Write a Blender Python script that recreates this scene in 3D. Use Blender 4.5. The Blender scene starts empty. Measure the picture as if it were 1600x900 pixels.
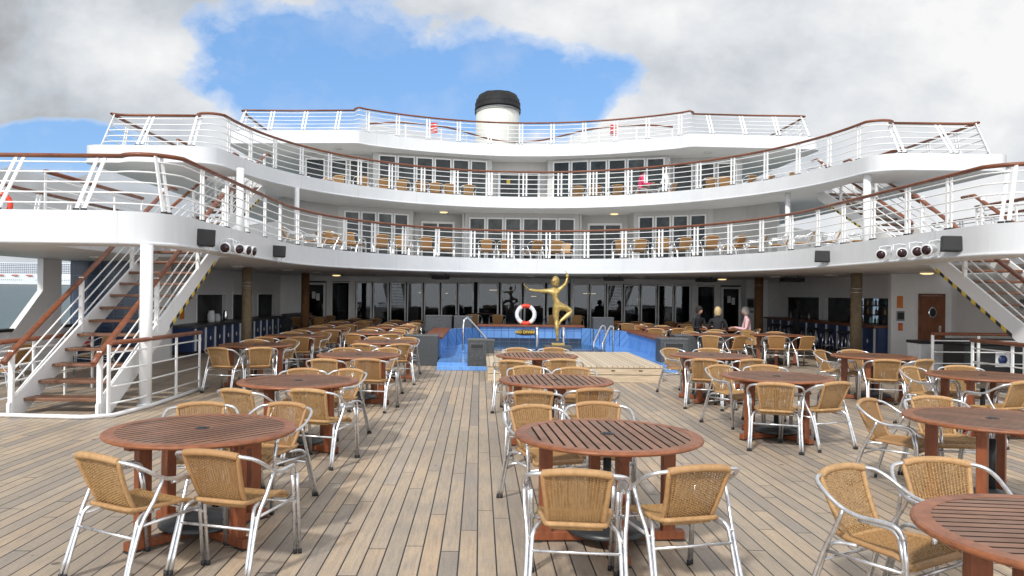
import bpy, bmesh, math, random
from mathutils import Vector, Matrix
from mathutils.geometry import tessellate_polygon
random.seed(7)
PI = math.pi
sc = bpy.context.scene
COL = sc.collection
X0 = 1.75            # centreline of the pool deck
XLOW, XUP = 1.75, 1.52   # the upper tiers sit a little to port of it
EYE = 1.64

# ------------------------------------------------------------------ materials
class NT:
    def __init__(s, name):
        s.m = bpy.data.materials.new(name); s.m.use_nodes = True
        s.t = s.m.node_tree; s.t.nodes.clear()
        s.out = s.t.nodes.new('ShaderNodeOutputMaterial')
    def n(s, typ, **kw):
        nd = s.t.nodes.new('ShaderNode' + typ)
        for k, v in kw.items():
            if k in nd.inputs: nd.inputs[k].default_value = v
            else: setattr(nd, k, v)
        return nd
    def l(s, a, b): s.t.links.new(a, b)
    def math(s, op, a, b=None, c=None, clamp=False):
        nd = s.t.nodes.new('ShaderNodeMath'); nd.operation = op; nd.use_clamp = clamp
        for i, v in enumerate((a, b, c)):
            if v is None: continue
            if isinstance(v, (int, float)): nd.inputs[i].default_value = v
            else: s.l(v, nd.inputs[i])
        return nd.outputs[0]
    def mix(s, f, a, b, typ='MIX'):
        nd = s.t.nodes.new('ShaderNodeMix'); nd.data_type = 'RGBA'; nd.blend_type = typ
        for i, v in ((0, f), (6, a), (7, b)):
            if isinstance(v, (int, float)): nd.inputs[i].default_value = v
            elif isinstance(v, tuple): nd.inputs[i].default_value = (*v, 1) if len(v) == 3 else v
            else: s.l(v, nd.inputs[i])
        return nd.outputs[2]
    def ramp(s, f, stops):
        nd = s.t.nodes.new('ShaderNodeValToRGB'); cr = nd.color_ramp
        while len(cr.elements) < len(stops): cr.elements.new(.5)
        for e, (p, c) in zip(cr.elements, stops):
            e.position = p; e.color = (*c, 1) if isinstance(c, tuple) else (c, c, c, 1)
        s.l(f, nd.inputs[0]); return nd.outputs[0]
    def noise(s, vec, scale, detail=3, rough=.5, out='Fac'):
        nd = s.n('TexNoise'); nd.inputs['Scale'].default_value = scale
        nd.inputs['Detail'].default_value = detail; nd.inputs['Roughness'].default_value = rough
        if vec is not None: s.l(vec, nd.inputs['Vector'])
        return nd.outputs[out]
    def bsdf(s, color=(.5, .5, .5), rough=.5, metal=0., bump=None, bstr=.3, bdist=.01, **kw):
        b = s.n('BsdfPrincipled')
        def setv(k, v):
            if isinstance(v, (int, float)): b.inputs[k].default_value = v
            elif isinstance(v, tuple): b.inputs[k].default_value = (*v, 1)
            else: s.l(v, b.inputs[k])
        setv('Base Color', color); setv('Roughness', rough); setv('Metallic', metal)
        for k, v in kw.items(): setv(k, v)
        if bump is not None:
            bn = s.n('Bump'); bn.inputs['Strength'].default_value = bstr; bn.inputs['Distance'].default_value = bdist
            s.l(bump, bn.inputs['Height']); s.l(bn.outputs[0], b.inputs['Normal'])
        s.l(b.outputs[0], s.out.inputs[0]); s.b = b
        return s.m

def coord(s, kind='Object'):
    return s.n('TexCoord').outputs[kind]
def wpos(s):
    return s.n('NewGeometry').outputs['Position']

def simple(name, c, rough=.5, metal=0., var=.12, scale=6., bstr=0., **kw):
    s = NT(name); v = wpos(s)
    f = s.noise(v, scale, 5, .6)
    a = tuple(x * (1 - var) for x in c); b = tuple(min(1, x * (1 + var)) for x in c)
    col = s.ramp(f, [(.3, a), (.7, b)])
    return s.bsdf(col, rough, metal, bump=f if bstr else None, bstr=bstr, **kw)

M = {}
def mats():
    # ---- weathered teak deck: planks along Y with black caulking and staggered butt joints
    s = NT('weathered_teak_planks'); v = wpos(s)
    sp = s.n('SeparateXYZ'); s.l(v, sp.inputs[0]); x, y = sp.outputs[0], sp.outputs[1]
    W = .116; L = 2.1
    px = s.math('DIVIDE', x, W); ix = s.math('FLOOR', px); fx = s.math('FRACT', px)
    wn = s.n('TexWhiteNoise', noise_dimensions='1D'); s.l(ix, wn.inputs['W'])
    off = s.math('MULTIPLY', wn.outputs[0], 9.)
    py = s.math('ADD', s.math('DIVIDE', y, L), off)
    iy = s.math('FLOOR', py); fy = s.math('FRACT', py)
    cb = s.n('CombineXYZ'); s.l(ix, cb.inputs[0]); s.l(iy, cb.inputs[1])
    wn2 = s.n('TexWhiteNoise', noise_dimensions='2D'); s.l(cb.outputs[0], wn2.inputs['Vector'])
    pr = wn2.outputs['Value']
    seam = s.math('LESS_THAN', s.math('ABSOLUTE', s.math('SUBTRACT', fx, .5)), .460)
    butt = s.math('GREATER_THAN', fy, .0045)
    wood = s.math('MULTIPLY', seam, butt)
    mp = s.n('Mapping'); mp.inputs['Scale'].default_value = (38, 1.6, 1); s.l(v, mp.inputs[0])
    addv = s.n('VectorMath', operation='ADD'); s.l(mp.outputs[0], addv.inputs[0]); s.l(wn2.outputs['Color'], addv.inputs[1])
    grain = s.noise(addv.outputs[0], 2.2, 8, .7)
    blot = s.noise(v, 2.3, 6, .65)
    blot2 = s.noise(v, .45, 3, .6)
    col = s.ramp(pr, [(0, (.32, .27, .225)), (.14, (.42, .345, .27)), (.3, (.50, .40, .29)), (.6, (.57, .44, .31)), (.82, (.57, .42, .28)), (.9, (.49, .405, .32)), (1, (.63, .49, .34))])
    col = s.mix(.55, col, s.ramp(grain, [(.3, (.55, .55, .55)), (.6, (1, 1, 1)), (.8, (1.0, 1.0, 1.0))]), 'MULTIPLY')
    col = s.mix(s.math('MULTIPLY', s.ramp(blot, [(.42, 0.), (.68, 1.)]), .38), col, (.20, .19, .185))
    col = s.mix(s.math('MULTIPLY', s.ramp(blot2, [(.4, 0.), (.62, 1.)]), .45), col, (.27, .235, .20))
    # small knots / stains
    vo = s.n('TexVoronoi'); vo.inputs['Scale'].default_value = 1.7; s.l(v, vo.inputs['Vector'])
    spot = s.math('LESS_THAN', vo.outputs['Distance'], .05)
    col = s.mix(s.math('MULTIPLY', spot, .75), col, (.09, .07, .055))
    vo2 = s.n('TexVoronoi'); vo2.inputs['Scale'].default_value = 4.1; s.l(v, vo2.inputs['Vector'])
    spot2 = s.math('LESS_THAN', vo2.outputs['Distance'], .055)
    col = s.mix(s.math('MULTIPLY', spot2, .45), col, (.13, .10, .08))
    sp3 = s.noise(v, 55, 4, .75)
    col = s.mix(.5, col, s.ramp(sp3, [(.3, (.62, .60, .58)), (.55, (1, 1, 1)), (.8, (1, 1, 1))]), 'MULTIPLY')
    mp3 = s.n('Mapping'); mp3.inputs['Scale'].default_value = (9, .9, 1); s.l(v, mp3.inputs[0])
    wr = s.noise(mp3.outputs[0], 2.7, 7, .7)
    col = s.mix(s.math('MULTIPLY', s.ramp(wr, [(.5, 0.), (.72, 1.)]), .6), col, (.21, .185, .165))
    seamc = s.mix(wood, (.018, .017, .016), col)
    h = s.math('ADD', s.math('MULTIPLY', wood, 1.), s.math('MULTIPLY', grain, .25))
    rg = s.ramp(blot, [(.3, .62), (.7, .42)])
    M['deck'] = s.bsdf(seamc, rg, bump=h, bstr=.55, bdist=.006)
    # stage: the same planks, paler
    s = NT('pale_stage_planks'); v = coord(s)
    sp = s.n('SeparateXYZ'); s.l(v, sp.inputs[0])
    px = s.math('DIVIDE', sp.outputs[0], .1); ix = s.math('FLOOR', px); fx = s.math('FRACT', px)
    wn = s.n('TexWhiteNoise', noise_dimensions='1D'); s.l(ix, wn.inputs['W'])
    mp = s.n('Mapping'); mp.inputs['Scale'].default_value = (30, 1.6, 30); s.l(v, mp.inputs[0])
    g = s.noise(mp.outputs[0], 2, 6, .7)
    col = s.ramp(wn.outputs[0], [(0, (.50, .41, .30)), (1, (.66, .55, .41))])
    col = s.mix(.5, col, s.ramp(g, [(.3, (.65, .65, .65)), (.6, (1, 1, 1))]), 'MULTIPLY')
    seam = s.math('LESS_THAN', s.math('ABSOLUTE', s.math('SUBTRACT', fx, .5)), .46)
    M['stage'] = s.bsdf(s.mix(seam, (.04, .03, .02), col), .6, bump=g, bstr=.2)
    s = NT('stage_side_boards'); v = coord(s)
    mp = s.n('Mapping'); mp.inputs['Scale'].default_value = (1.2, 1.2, 14); s.l(v, mp.inputs[0])
    g = s.noise(mp.outputs[0], 2.5, 7, .7)
    vo = s.n('TexVoronoi'); vo.inputs['Scale'].default_value = 1.1; s.l(v, vo.inputs['Vector'])
    col = s.ramp(g, [(.3, (.36, .28, .19)), (.6, (.60, .49, .35))])
    n2 = s.noise(v, 1.9, 4, .6)
    col = s.mix(s.ramp(n2, [(.6, 0.), (.72, .8)]), col, (.08, .07, .06))
    M['stage_side'] = s.bsdf(col, .7)
    # ---- varnished teak
    def teak(name, a, b, c, rough=.33, sc=(26, 2, 26), slat=None):
        s = NT(name); v = coord(s)
        mp = s.n('Mapping'); mp.inputs['Scale'].default_value = sc; s.l(v, mp.inputs[0])
        g = s.noise(mp.outputs[0], 2.2, 8, .72)
        col = s.ramp(g, [(.25, a), (.5, b), (.78, c)])
        if slat:
            sp = s.n('SeparateXYZ'); s.l(v, sp.inputs[0])
            ix = s.math('FLOOR', s.math('DIVIDE', s.math('ADD', sp.outputs[0], 10.5 * slat), slat))
            oi = s.n('ObjectInfo')
            cb = s.n('CombineXYZ'); s.l(ix, cb.inputs[0]); s.l(oi.outputs['Random'], cb.inputs[1])
            wn = s.n('TexWhiteNoise', noise_dimensions='2D'); s.l(cb.outputs[0], wn.inputs['Vector'])
            col = s.mix(.75, col, s.ramp(wn.outputs[0], [(0, (.42, .38, .37)), (.35, (.68, .66, .66)), (.7, (.95, .94, .92)), (1, (1.25, 1.22, 1.18))]), 'MULTIPLY')
            col = s.mix(s.math('MULTIPLY', oi.outputs['Random'], .35), col, (.20, .10, .055))
        bl = s.noise(v, 3.2, 4, .6)
        col = s.mix(s.ramp(bl, [(.45, 0.), (.7, .4)]), col, tuple(x * .45 for x in a))
        return s.bsdf(col, s.ramp(bl, [(.3, rough), (.7, rough + .18)]), bump=g, bstr=.12, bdist=.003)
    M['teak_top'] = teak('varnished_teak_slats', (.11, .044, .021), (.245, .105, .049), (.39, .185, .095), .28, (34, 2.2, 34), .064)
    M['teak_rim'] = teak('varnished_teak_rim', (.12, .042, .017), (.27, .092, .036), (.37, .14, .06), .30, (6, 6, 20))
    M['teak_leg'] = teak('varnished_teak_legs', (.12, .034, .012), (.24, .068, .024), (.32, .10, .036), .38, (18, 18, 3))
    M['teak_rail'] = teak('varnished_teak_handrail', (.11, .032, .015), (.21, .066, .028), (.30, .105, .047), .32, (3, 3, 22))
    M['teak_tread'] = teak('teak_stair_treads', (.10, .045, .025), (.19, .085, .045), (.27, .13, .07), .4, (2, 22, 22))
    M['teak_door'] = teak('varnished_door_wood', (.13, .04, .015), (.21, .07, .026), (.27, .10, .04), .35, (20, 20, 2))
    # ---- wicker
    def wick(name, a, b, solid=False):
        s = NT(name); v = coord(s)
        oi = s.n('ObjectInfo')
        f = s.noise(v, 40, 4, .6)
        col = s.ramp(f, [(.3, a), (.7, b)])
        col = s.mix(s.ramp(oi.outputs['Random'], [(0, 0.), (.5, .25), (1, .75)]), col, (a[0] * .95, a[1] * .86, a[2] * .8))
        sp = s.n('SeparateXYZ'); s.l(v, sp.inputs[0])
        w1 = s.math('SINE', s.math('MULTIPLY', sp.outputs[0], 420.))
        w2 = s.math('SINE', s.math('MULTIPLY', s.math('ADD', sp.outputs[2], sp.outputs[1]), 700.))
        h = s.math('MULTIPLY', w1, w2)
        if solid: col = s.mix(.35, col, s.ramp(h, [(0, (.35, .3, .25)), (.6, (1, 1, 1))]), 'MULTIPLY')
        return s.bsdf(col, .5, bump=h, bstr=.5, bdist=.002)
    M['wicker'] = wick('honey_wicker_strands', (.32, .185, .072), (.50, .31, .132))
    M['wicker_rim'] = wick('wrapped_wicker_edge', (.38, .22, .095), (.54, .335, .155))
    M['wicker_solid'] = wick('wicker_sheet', (.33, .18, .065), (.50, .30, .12), True)
    # ---- metals
    s = NT('polished_aluminium'); f = s.noise(coord(s), 25, 4, .6)
    M['alu'] = s.bsdf(s.ramp(f, [(.3, (.62, .63, .65)), (.7, (.80, .81, .83))]), s.ramp(f, [(.3, .24), (.7, .38)]), .88)
    M['chrome'] = simple('polished_steel', (.72, .73, .75), .18, 1., .05, 8)
    M['rubber'] = simple('black_rubber', (.022, .022, .024), .7)
    M['black_base'] = simple('black_cast_base', (.025, .027, .03), .38, 0., .3, 12, .1)
    # ---- painted steel
    def paint(name, c, rough=.35, dirt=.25):
        s = NT(name); v = wpos(s)
        f = s.noise(v, .9, 6, .65)
        mp = s.n('Mapping'); mp.inputs['Scale'].default_value = (3, 3, .35); s.l(v, mp.inputs[0])
        st = s.noise(mp.outputs[0], 1.4, 6, .7)
        col = s.ramp(f, [(.3, tuple(x * .93 for x in c)), (.65, c)])
        col = s.mix(s.math('MULTIPLY', s.ramp(st, [(.5, 0.), (.8, 1.)]), dirt), col, (c[0] * .62, c[1] * .60, c[2] * .55))
        return s.bsdf(col, rough, bump=f, bstr=.05, bdist=.02)
    M['white'] = paint('white_ship_paint', (.80, .81, .82), .38, .18)
    M['white_rail'] = simple('white_rail_paint', (.82, .83, .83), .35, 0, .04, 3)
    s = NT('white_fascia_paint'); v = wpos(s)                       # welded plates, faint seams and streaks
    f = s.noise(v, .8, 5, .6)
    mp = s.n('Mapping'); mp.inputs['Scale'].default_value = (5, 5, .25); s.l(v, mp.inputs[0])
    st = s.noise(mp.outputs[0], 1.3, 6, .7)
    col = s.ramp(f, [(.3, (.62, .645, .67)), (.65, (.70, .715, .735))])
    col = s.mix(s.math('MULTIPLY', s.ramp(st, [(.52, 0.), (.8, 1.)]), .22), col, (.45, .43, .40))
    sp = s.n('SeparateXYZ'); s.l(v, sp.inputs[0])
    q = s.math('FRACT', s.math('DIVIDE', s.math('ADD', s.math('MULTIPLY', sp.outputs[0], .83), s.math('MULTIPLY', sp.outputs[1], .61)), 2.3))
    col = s.mix(s.math('MULTIPLY', s.math('LESS_THAN', q, .008), .35), col, (.40, .40, .40))
    mp2 = s.n('Mapping'); mp2.inputs['Scale'].default_value = (11, 11, .5); s.l(v, mp2.inputs[0])
    ru = s.noise(mp2.outputs[0], 1.1, 5, .7); pt = s.noise(v, .6, 3, .5)
    col = s.mix(s.math('MULTIPLY', s.math('MULTIPLY', s.ramp(ru, [(.62, 0.), (.74, 1.)]), s.ramp(pt, [(.5, 0.), (.62, 1.)])), .35), col, (.42, .27, .15))
    M['fascia'] = s.bsdf(col, .32, bump=f, bstr=.25, bdist=.05)
    M['wall'] = paint('white_wall_paint', (.84, .84, .83), .5, .2)
    M['wall_up'] = paint('shaded_white_wall_paint', (.56, .56, .55), .5, .3)  # darker copy of the white wall paint; balcony shade is put into it
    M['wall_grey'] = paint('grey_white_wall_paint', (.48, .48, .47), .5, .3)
    M['frame'] = simple('pale_window_frame', (.82, .83, .83), .35, 0., .05, 4)
    M['black'] = simple('matt_black_plastic', (.016, .017, .019), .55, 0, .3, 30)
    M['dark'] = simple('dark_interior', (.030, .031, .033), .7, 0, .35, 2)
    M['bar_back'] = simple('dim_bar_wall', (.16, .165, .17), .6, 0, .3, 3)
    M['dark_red'] = simple('dark_wood_interior', (.07, .035, .022), .5, 0, .3, 3)
    M['granite'] = simple('grey_granite', (.055, .06, .066), .42, 0, .55, 45)
    M['granite_top'] = simple('grey_granite_cap', (.10, .105, .11), .35, 0, .4, 45)
    M['funnel'] = paint('off_white_funnel_paint', (.72, .72, .67), .5, .35)
    M['funnel_black'] = simple('black_funnel_paint', (.011, .011, .012), .75, 0, .5, 1.5)
    M['orange'] = simple('orange_ring_plastic', (.70, .06, .025), .45, 0, .1, 8)
    M['ring_white'] = simple('white_ring_plastic', (.74, .76, .78), .45, 0, .06, 8)
    M['yellow'] = simple('yellow_tape', (.70, .50, .05), .5, 0, .08, 8)
    M['grey_panel'] = simple('grey_plastic_panel', (.22, .23, .24), .5, 0, .12, 8)
    M['red'] = simple('red_sign', (.55, .035, .03), .5, 0, .08, 8)
    M['orange_sign'] = simple('orange_sign', (.65, .20, .03), .5)
    M['paper'] = simple('white_paper_notice', (.7, .7, .68), .7)
    M['slat_shade'] = simple('shaded_slat_edge', (.030, .014, .008), .7)  # slat sides darkened to paint in the shade of the gaps
    M['boat'] = simple('faded_lifeboat_paint', (.42, .17, .13), .6)
    def rope(name, a, b):
        s = NT(name); v = coord(s); sp = s.n('SeparateXYZ'); s.l(v, sp.inputs[0])
        w = s.math('SINE', s.math('MULTIPLY', sp.outputs[2], 230.))
        n_ = s.noise(v, 9, 5, .7)
        ww = s.math('ADD', s.math('MULTIPLY', w, .25), n_)
        return s.bsdf(s.ramp(ww, [(.25, a), (.75, b)]), .8, bump=w, bstr=.7, bdist=.006)
    M['rope'] = rope('tan_rope_wrap', (.16, .12, .075), (.36, .28, .17))
    M['rope_brown'] = rope('brown_rope_wrap', (.13, .06, .022), (.28, .135, .055))
    # ---- pool tile
    def tile(name, a, b, g, sc, rough=.2):
        s = NT(name); v = wpos(s)
        sp = s.n('SeparateXYZ'); s.l(v, sp.inputs[0])
        cb = s.n('CombineXYZ'); s.l(s.math('ADD', sp.outputs[0], s.math('MULTIPLY', sp.outputs[1], .0)), cb.inputs[0])
        s.l(s.math('ADD', sp.outputs[1], sp.outputs[2]), cb.inputs[1])
        br = s.n('TexBrick', offset=0.); s.l(cb.outputs[0], br.inputs['Vector'])
        br.inputs['Scale'].default_value = sc; br.inputs['Brick Width'].default_value = 1; br.inputs['Row Height'].default_value = 1
        br.inputs['Mortar Size'].default_value = .04; br.inputs['Color1'].default_value = (*a, 1); br.inputs['Color2'].default_value = (*b, 1)
        br.inputs['Mortar'].default_value = (*g, 1); br.inputs['Bias'].default_value = 0
        f = s.noise(v, 1.1, 4, .6)
        col = s.mix(s.ramp(f, [(.4, 0.), (.75, .5)]), br.outputs[0], tuple(x * .6 for x in a))
        return s.bsdf(col, rough)
    M['tile'] = tile('light_blue_pool_tile', (.12, .30, .70), (.15, .36, .80), (.22, .42, .74), 9)
    M['tile_grid'] = tile('blue_tile_dark_grout', (.12, .27, .60), (.15, .33, .68), (.04, .09, .24), 4.5)
    M['tile_navy'] = tile('navy_wall_tile', (.012, .026, .065), (.018, .04, .09), (.05, .08, .12), 3.3, .25)
    s = NT('navy_bar_panel'); M['bar_blue'] = s.bsdf(s.ramp(s.noise(coord(s), 3, 3), [(.3, (.018, .035, .11)), (.7, (.03, .06, .17))]), .35)
    s = NT('pool_water'); v = wpos(s); n_ = s.noise(v, 3.5, 3, .55)
    M['water'] = s.bsdf(s.ramp(n_, [(.35, (.004, .035, .075)), (.65, (.012, .07, .13))]), .06, bump=n_, bstr=.25, bdist=.05)
    s = NT('sea_water'); v = wpos(s)
    mp = s.n('Mapping'); mp.inputs['Scale'].default_value = (.05, .12, 1); s.l(v, mp.inputs[0])
    n1 = s.noise(mp.outputs[0], 3, 9, .68)
    col = s.ramp(n1, [(.35, (.050, .085, .095)), (.62, (.095, .14, .15)), (.74, (.22, .27, .28))])
    M['sea'] = s.bsdf(col, .35, bump=n1, bstr=.6, bdist=2.)
    # ---- glass: lower lounge panes are see-through and dark, upper ones glossy with cloud reflections painted in as noise
    s = NT('lounge_glass'); fr = s.n('Fresnel'); fr.inputs[0].default_value = 1.5
    tr = s.n('BsdfTransparent'); tr.inputs[0].default_value = (.42, .44, .45, 1)
    gl = s.n('BsdfGlossy'); gl.inputs['Roughness'].default_value = .02; gl.inputs[0].default_value = (.8, .85, .9, 1)
    ms = s.n('MixShader'); s.l(s.math('MULTIPLY_ADD', fr.outputs[0], .8, .01), ms.inputs[0]); s.l(tr.outputs[0], ms.inputs[1]); s.l(gl.outputs[0], ms.inputs[2])
    s.l(ms.outputs[0], s.out.inputs[0]); M['glass_low'] = s.m
    s = NT('balcony_glass'); v = coord(s); n_ = s.noise(wpos(s), .55, 5, .6)
    n3 = s.noise(wpos(s), 1.8, 6, .7)
    oi = s.n('ObjectInfo')
    base = s.ramp(n3, [(.38, (.010, .014, .015)), (.62, (.085, .10, .10))])
    M['glass'] = s.bsdf(s.mix(oi.outputs['Random'], base, (.022, .027, .029)), .08, bump=n_, bstr=.12, bdist=.3, **{'Specular IOR Level': .22})
    s = NT('bronze_gold'); v = coord(s); n_ = s.noise(v, 9, 6, .65)
    M['gold'] = s.bsdf(s.ramp(n_, [(.3, (.24, .165, .05)), (.55, (.50, .37, .13)), (.8, (.68, .54, .23))]), .36, .55, bump=n_, bstr=.15, bdist=.01)
    def emit(name, c, st):
        s = NT(name); e = s.n('Emission'); e.inputs[0].default_value = (*c, 1); e.inputs[1].default_value = st
        s.l(e.outputs[0], s.out.inputs[0]); return s.m
    M['lamp'] = emit('warm_lamp', (1, .72, .35), 1.6)
    M['lamp_dim'] = simple('unlit_lamp_lens', (.55, .55, .50), .3)
    M['strip'] = emit('warm_light_strip', (1, .8, .5), 1.6)
    M['strip_cool'] = emit('backlit_shelf', (.55, .75, .95), .35)
    M['skin'] = simple('skin', (.48, .27, .19), .55, 0, .08, 20)
    M['skin_dark'] = simple('brown_skin', (.16, .08, .05), .55, 0, .08, 20)
    for k, c in dict(pink=(.72, .47, .50), magenta=(.62, .045, .14), blackc=(.015, .016, .02), whitec=(.70, .70, .70),
                     trousers=(.05, .06, .09), greyt=(.2, .2, .2), hair_grey=(.45, .43, .40), hair_blonde=(.50, .38, .20), hair_dark=(.02, .015, .012)).items():
        M[k] = simple('cloth_' + k if 'hair' not in k else k, c, .85, 0, .15, 25)
    M['leaf'] = simple('palm_leaf', (.03, .07, .025), .5, 0, .3, 9)
    M['pot'] = simple('clay_pot', (.18, .10, .06), .7)
    for k, c in dict(g_green=(.02, .10, .035), g_brown=(.10, .035, .012), g_clear=(.45, .50, .50), g_amber=(.40, .18, .03)).items():
        M[k] = simple('bottle_' + k[2:], c, .08)
    M['ship_white'] = simple('far_hull_white', (.62, .65, .70), .6, 0, .05, .05)
    M['ship_window'] = simple('far_hull_windows', (.12, .14, .18), .4, 0, .2, .1)
    M['lens'] = simple('dark_red_lens', (.035, .014, .018), .12)
mats()

# ------------------------------------------------------------------ mesh builder
class MB:
    def __init__(s): s.v = []; s.f = []; s.mi = []; s.sm = []; s.ms = []
    def mat(s, name):
        m = M[name]
        if m not in s.ms: s.ms.append(m)
        return s.ms.index(m)
    def add(s, vs, fs, mat, smooth=False):
        b = len(s.v); i = s.mat(mat)
        s.v += [tuple(p) for p in vs]
        for f in fs: s.f.append(tuple(b + k for k in f)); s.mi.append(i); s.sm.append(smooth)
        return s
    def box(s, lo, hi, mat, rz=0, piv=None, bev=0):
        x0, y0, z0 = lo; x1, y1, z1 = hi
        if bev:
            bm = bmesh.new(); bmesh.ops.create_cube(bm, size=1)
            for v in bm.verts: v.co = Vector(((x0 + x1) / 2 + v.co.x * (x1 - x0), (y0 + y1) / 2 + v.co.y * (y1 - y0), (z0 + z1) / 2 + v.co.z * (z1 - z0)))
            bmesh.ops.bevel(bm, geom=bm.edges[:] , offset=bev, segments=2, affect='EDGES', profile=.5)
            vs = [v.co.copy() for v in bm.verts]; bm.verts.index_update(); fs = [tuple(v.index for v in f.verts) for f in bm.faces]; bm.free()
        else:
            vs = [Vector(p) for p in ((x0, y0, z0), (x1, y0, z0), (x1, y1, z0), (x0, y1, z0), (x0, y0, z1), (x1, y0, z1), (x1, y1, z1), (x0, y1, z1))]
            fs = [(0, 3, 2, 1), (4, 5, 6, 7), (0, 1, 5, 4), (1, 2, 6, 5), (2, 3, 7, 6), (3, 0, 4, 7)]
        if rz:
            p = Vector(piv) if piv else Vector(((x0 + x1) / 2, (y0 + y1) / 2, 0)); R = Matrix.Rotation(rz, 3, 'Z')
            vs = [R @ (v - p) + p for v in vs]
        return s.add(vs, fs, mat)
    def beam(s, p0, p1, w, h, mat, up=(0, 0, 1)):
        p0 = Vector(p0); p1 = Vector(p1); d = (p1 - p0).normalized(); up = Vector(up)
        if abs(d.dot(up)) > .98: up = Vector((0, 1, 0))
        a = d.cross(up).normalized() * w / 2; b = a.cross(d).normalized() * h / 2
        vs = [p + x * a + y * b for p in (p0, p1) for x, y in ((-1, -1), (1, -1), (1, 1), (-1, 1))]
        return s.add(vs, [(0, 1, 2, 3), (7, 6, 5, 4), (0, 4, 5, 1), (1, 5, 6, 2), (2, 6, 7, 3), (3, 7, 4, 0)], mat)
    def tube(s, pts, r, mat, n=8, closed=False, sx=1., sy=1., cap=True):
        P = [Vector(p) for p in pts]; rs = r if isinstance(r, (list, tuple)) else [r] * len(P)
        N = len(P); vs = []; prev = None
        for i, p in enumerate(P):
            if closed: d = (P[(i + 1) % N] - P[i - 1])
            else: d = (P[min(i + 1, N - 1)] - P[max(i - 1, 0)])
            d = d.normalized() if d.length > 1e-9 else Vector((0, 0, 1))
            ref = Vector((0, 0, 1)) if abs(d.z) < .95 or prev is None and abs(d.z) < .99 else None
            if prev is not None:
                a = prev - d * prev.dot(d)
                a = a.normalized() if a.length > 1e-6 else d.orthogonal().normalized()
            else:
                a = d.cross(Vector((0, 0, 1))) if abs(d.z) < .99 else Vector((1, 0, 0))
                a = a.normalized()
            prev = a; b = a.cross(d)
            for k in range(n):
                t = 2 * PI * k / n
                vs.append(p + a * math.cos(t) * rs[i] * sx + b * math.sin(t) * rs[i] * sy)
        fs = []
        for i in range(N if closed else N - 1):
            j = (i + 1) % N
            for k in range(n):
                k2 = (k + 1) % n
                fs.append((i * n + k, i * n + k2, j * n + k2, j * n + k))
        s.add(vs, fs, mat, True)
        if cap and not closed:
            b = len(s.v) - len(vs)
            i = s.mat(mat)
            s.f.append(tuple(b + k for k in range(n))[::-1]); s.mi.append(i); s.sm.append(False)
            s.f.append(tuple(b + (N - 1) * n + k for k in range(n))); s.mi.append(i); s.sm.append(False)
        return s
    def lathe(s, prof, mat, c=(0, 0, 0), n=24, smooth=True, sy=1.):
        vs = []; fs = []
        for r, z in prof:
            for k in range(n):
                t = 2 * PI * k / n; vs.append((c[0] + r * math.cos(t), c[1] + r * sy * math.sin(t), c[2] + z))
        for i in range(len(prof) - 1):
            for k in range(n):
                k2 = (k + 1) % n; fs.append((i * n + k, i * n + k2, (i + 1) * n + k2, (i + 1) * n + k))
        fs.append(tuple(range(n))[::-1]); fs.append(tuple((len(prof) - 1) * n + k for k in range(n)))
        return s.add(vs, fs, mat, smooth)
    def ball(s, c, r, mat, n=12, sq=(1, 1, 1)):
        vs = []; fs = []; m = n // 2
        for i in range(m + 1):
            a = PI * i / m
            for k in range(n):
                t = 2 * PI * k / n
                vs.append((c[0] + r * sq[0] * math.sin(a) * math.cos(t), c[1] + r * sq[1] * math.sin(a) * math.sin(t), c[2] + r * sq[2] * math.cos(a)))
        for i in range(m):
            for k in range(n):
                k2 = (k + 1) % n; fs.append((i * n + k, (i + 1) * n + k, (i + 1) * n + k2, i * n + k2))
        return s.add(vs, fs, mat, True)
    def build(s, name, parent=None, loc=None):
        me = bpy.data.meshes.new(name); me.from_pydata(s.v, [], s.f)
        for m in s.ms: me.materials.append(m)
        me.polygons.foreach_set('material_index', s.mi); me.polygons.foreach_set('use_smooth', s.sm)
        me.update()
        o = bpy.data.objects.new(name, me); COL.objects.link(o)
        if parent: o.parent = parent
        if loc: o.location = loc
        return o

def tag(o, label=None, cat=None, group=None, kind=None):
    if label: o['label'] = label
    if cat: o['category'] = cat
    if group: o['group'] = group
    if kind: o['kind'] = kind
    return o
def thing(name, label, cat, loc=(0, 0, 0), rz=0, group=None):
    o = bpy.data.objects.new(name, None); o.empty_display_size = .2; COL.objects.link(o)
    o.location = loc; o.rotation_euler = (0, 0, rz)
    return tag(o, label, cat, group)
def dup(o, loc=None, rz=None, label=None, parent=None, kids=None):
    if kids is None: kids = list(o.children)
    c = o.copy(); COL.objects.link(c); c.parent = parent
    if loc is not None: c.location = loc
    if rz is not None: c.rotation_euler = (0, 0, rz)
    if label: c['label'] = label
    for ch in kids:
        d = ch.copy(); COL.objects.link(d); d.parent = c
        for g in ch.children:
            e = g.copy(); COL.objects.link(e); e.parent = d
    return c
def spline(pts, n=6, closed=False):
    P = [Vector(p) for p in pts]; out = []; N = len(P)
    for i in range(N if closed else N - 1):
        p0 = P[(i - 1) % N] if closed or i > 0 else P[0]; p1 = P[i]; p2 = P[(i + 1) % N]
        p3 = P[(i + 2) % N] if closed or i + 2 < N else P[-1]
        for k in range(n):
            t = k / n
            out.append(.5 * ((2 * p1) + (p2 - p0) * t + (2 * p0 - 5 * p1 + 4 * p2 - p3) * t * t + (-p0 + 3 * p1 - 3 * p2 + p3) * t ** 3))
    if not closed: out.append(P[-1])
    return out
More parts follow.
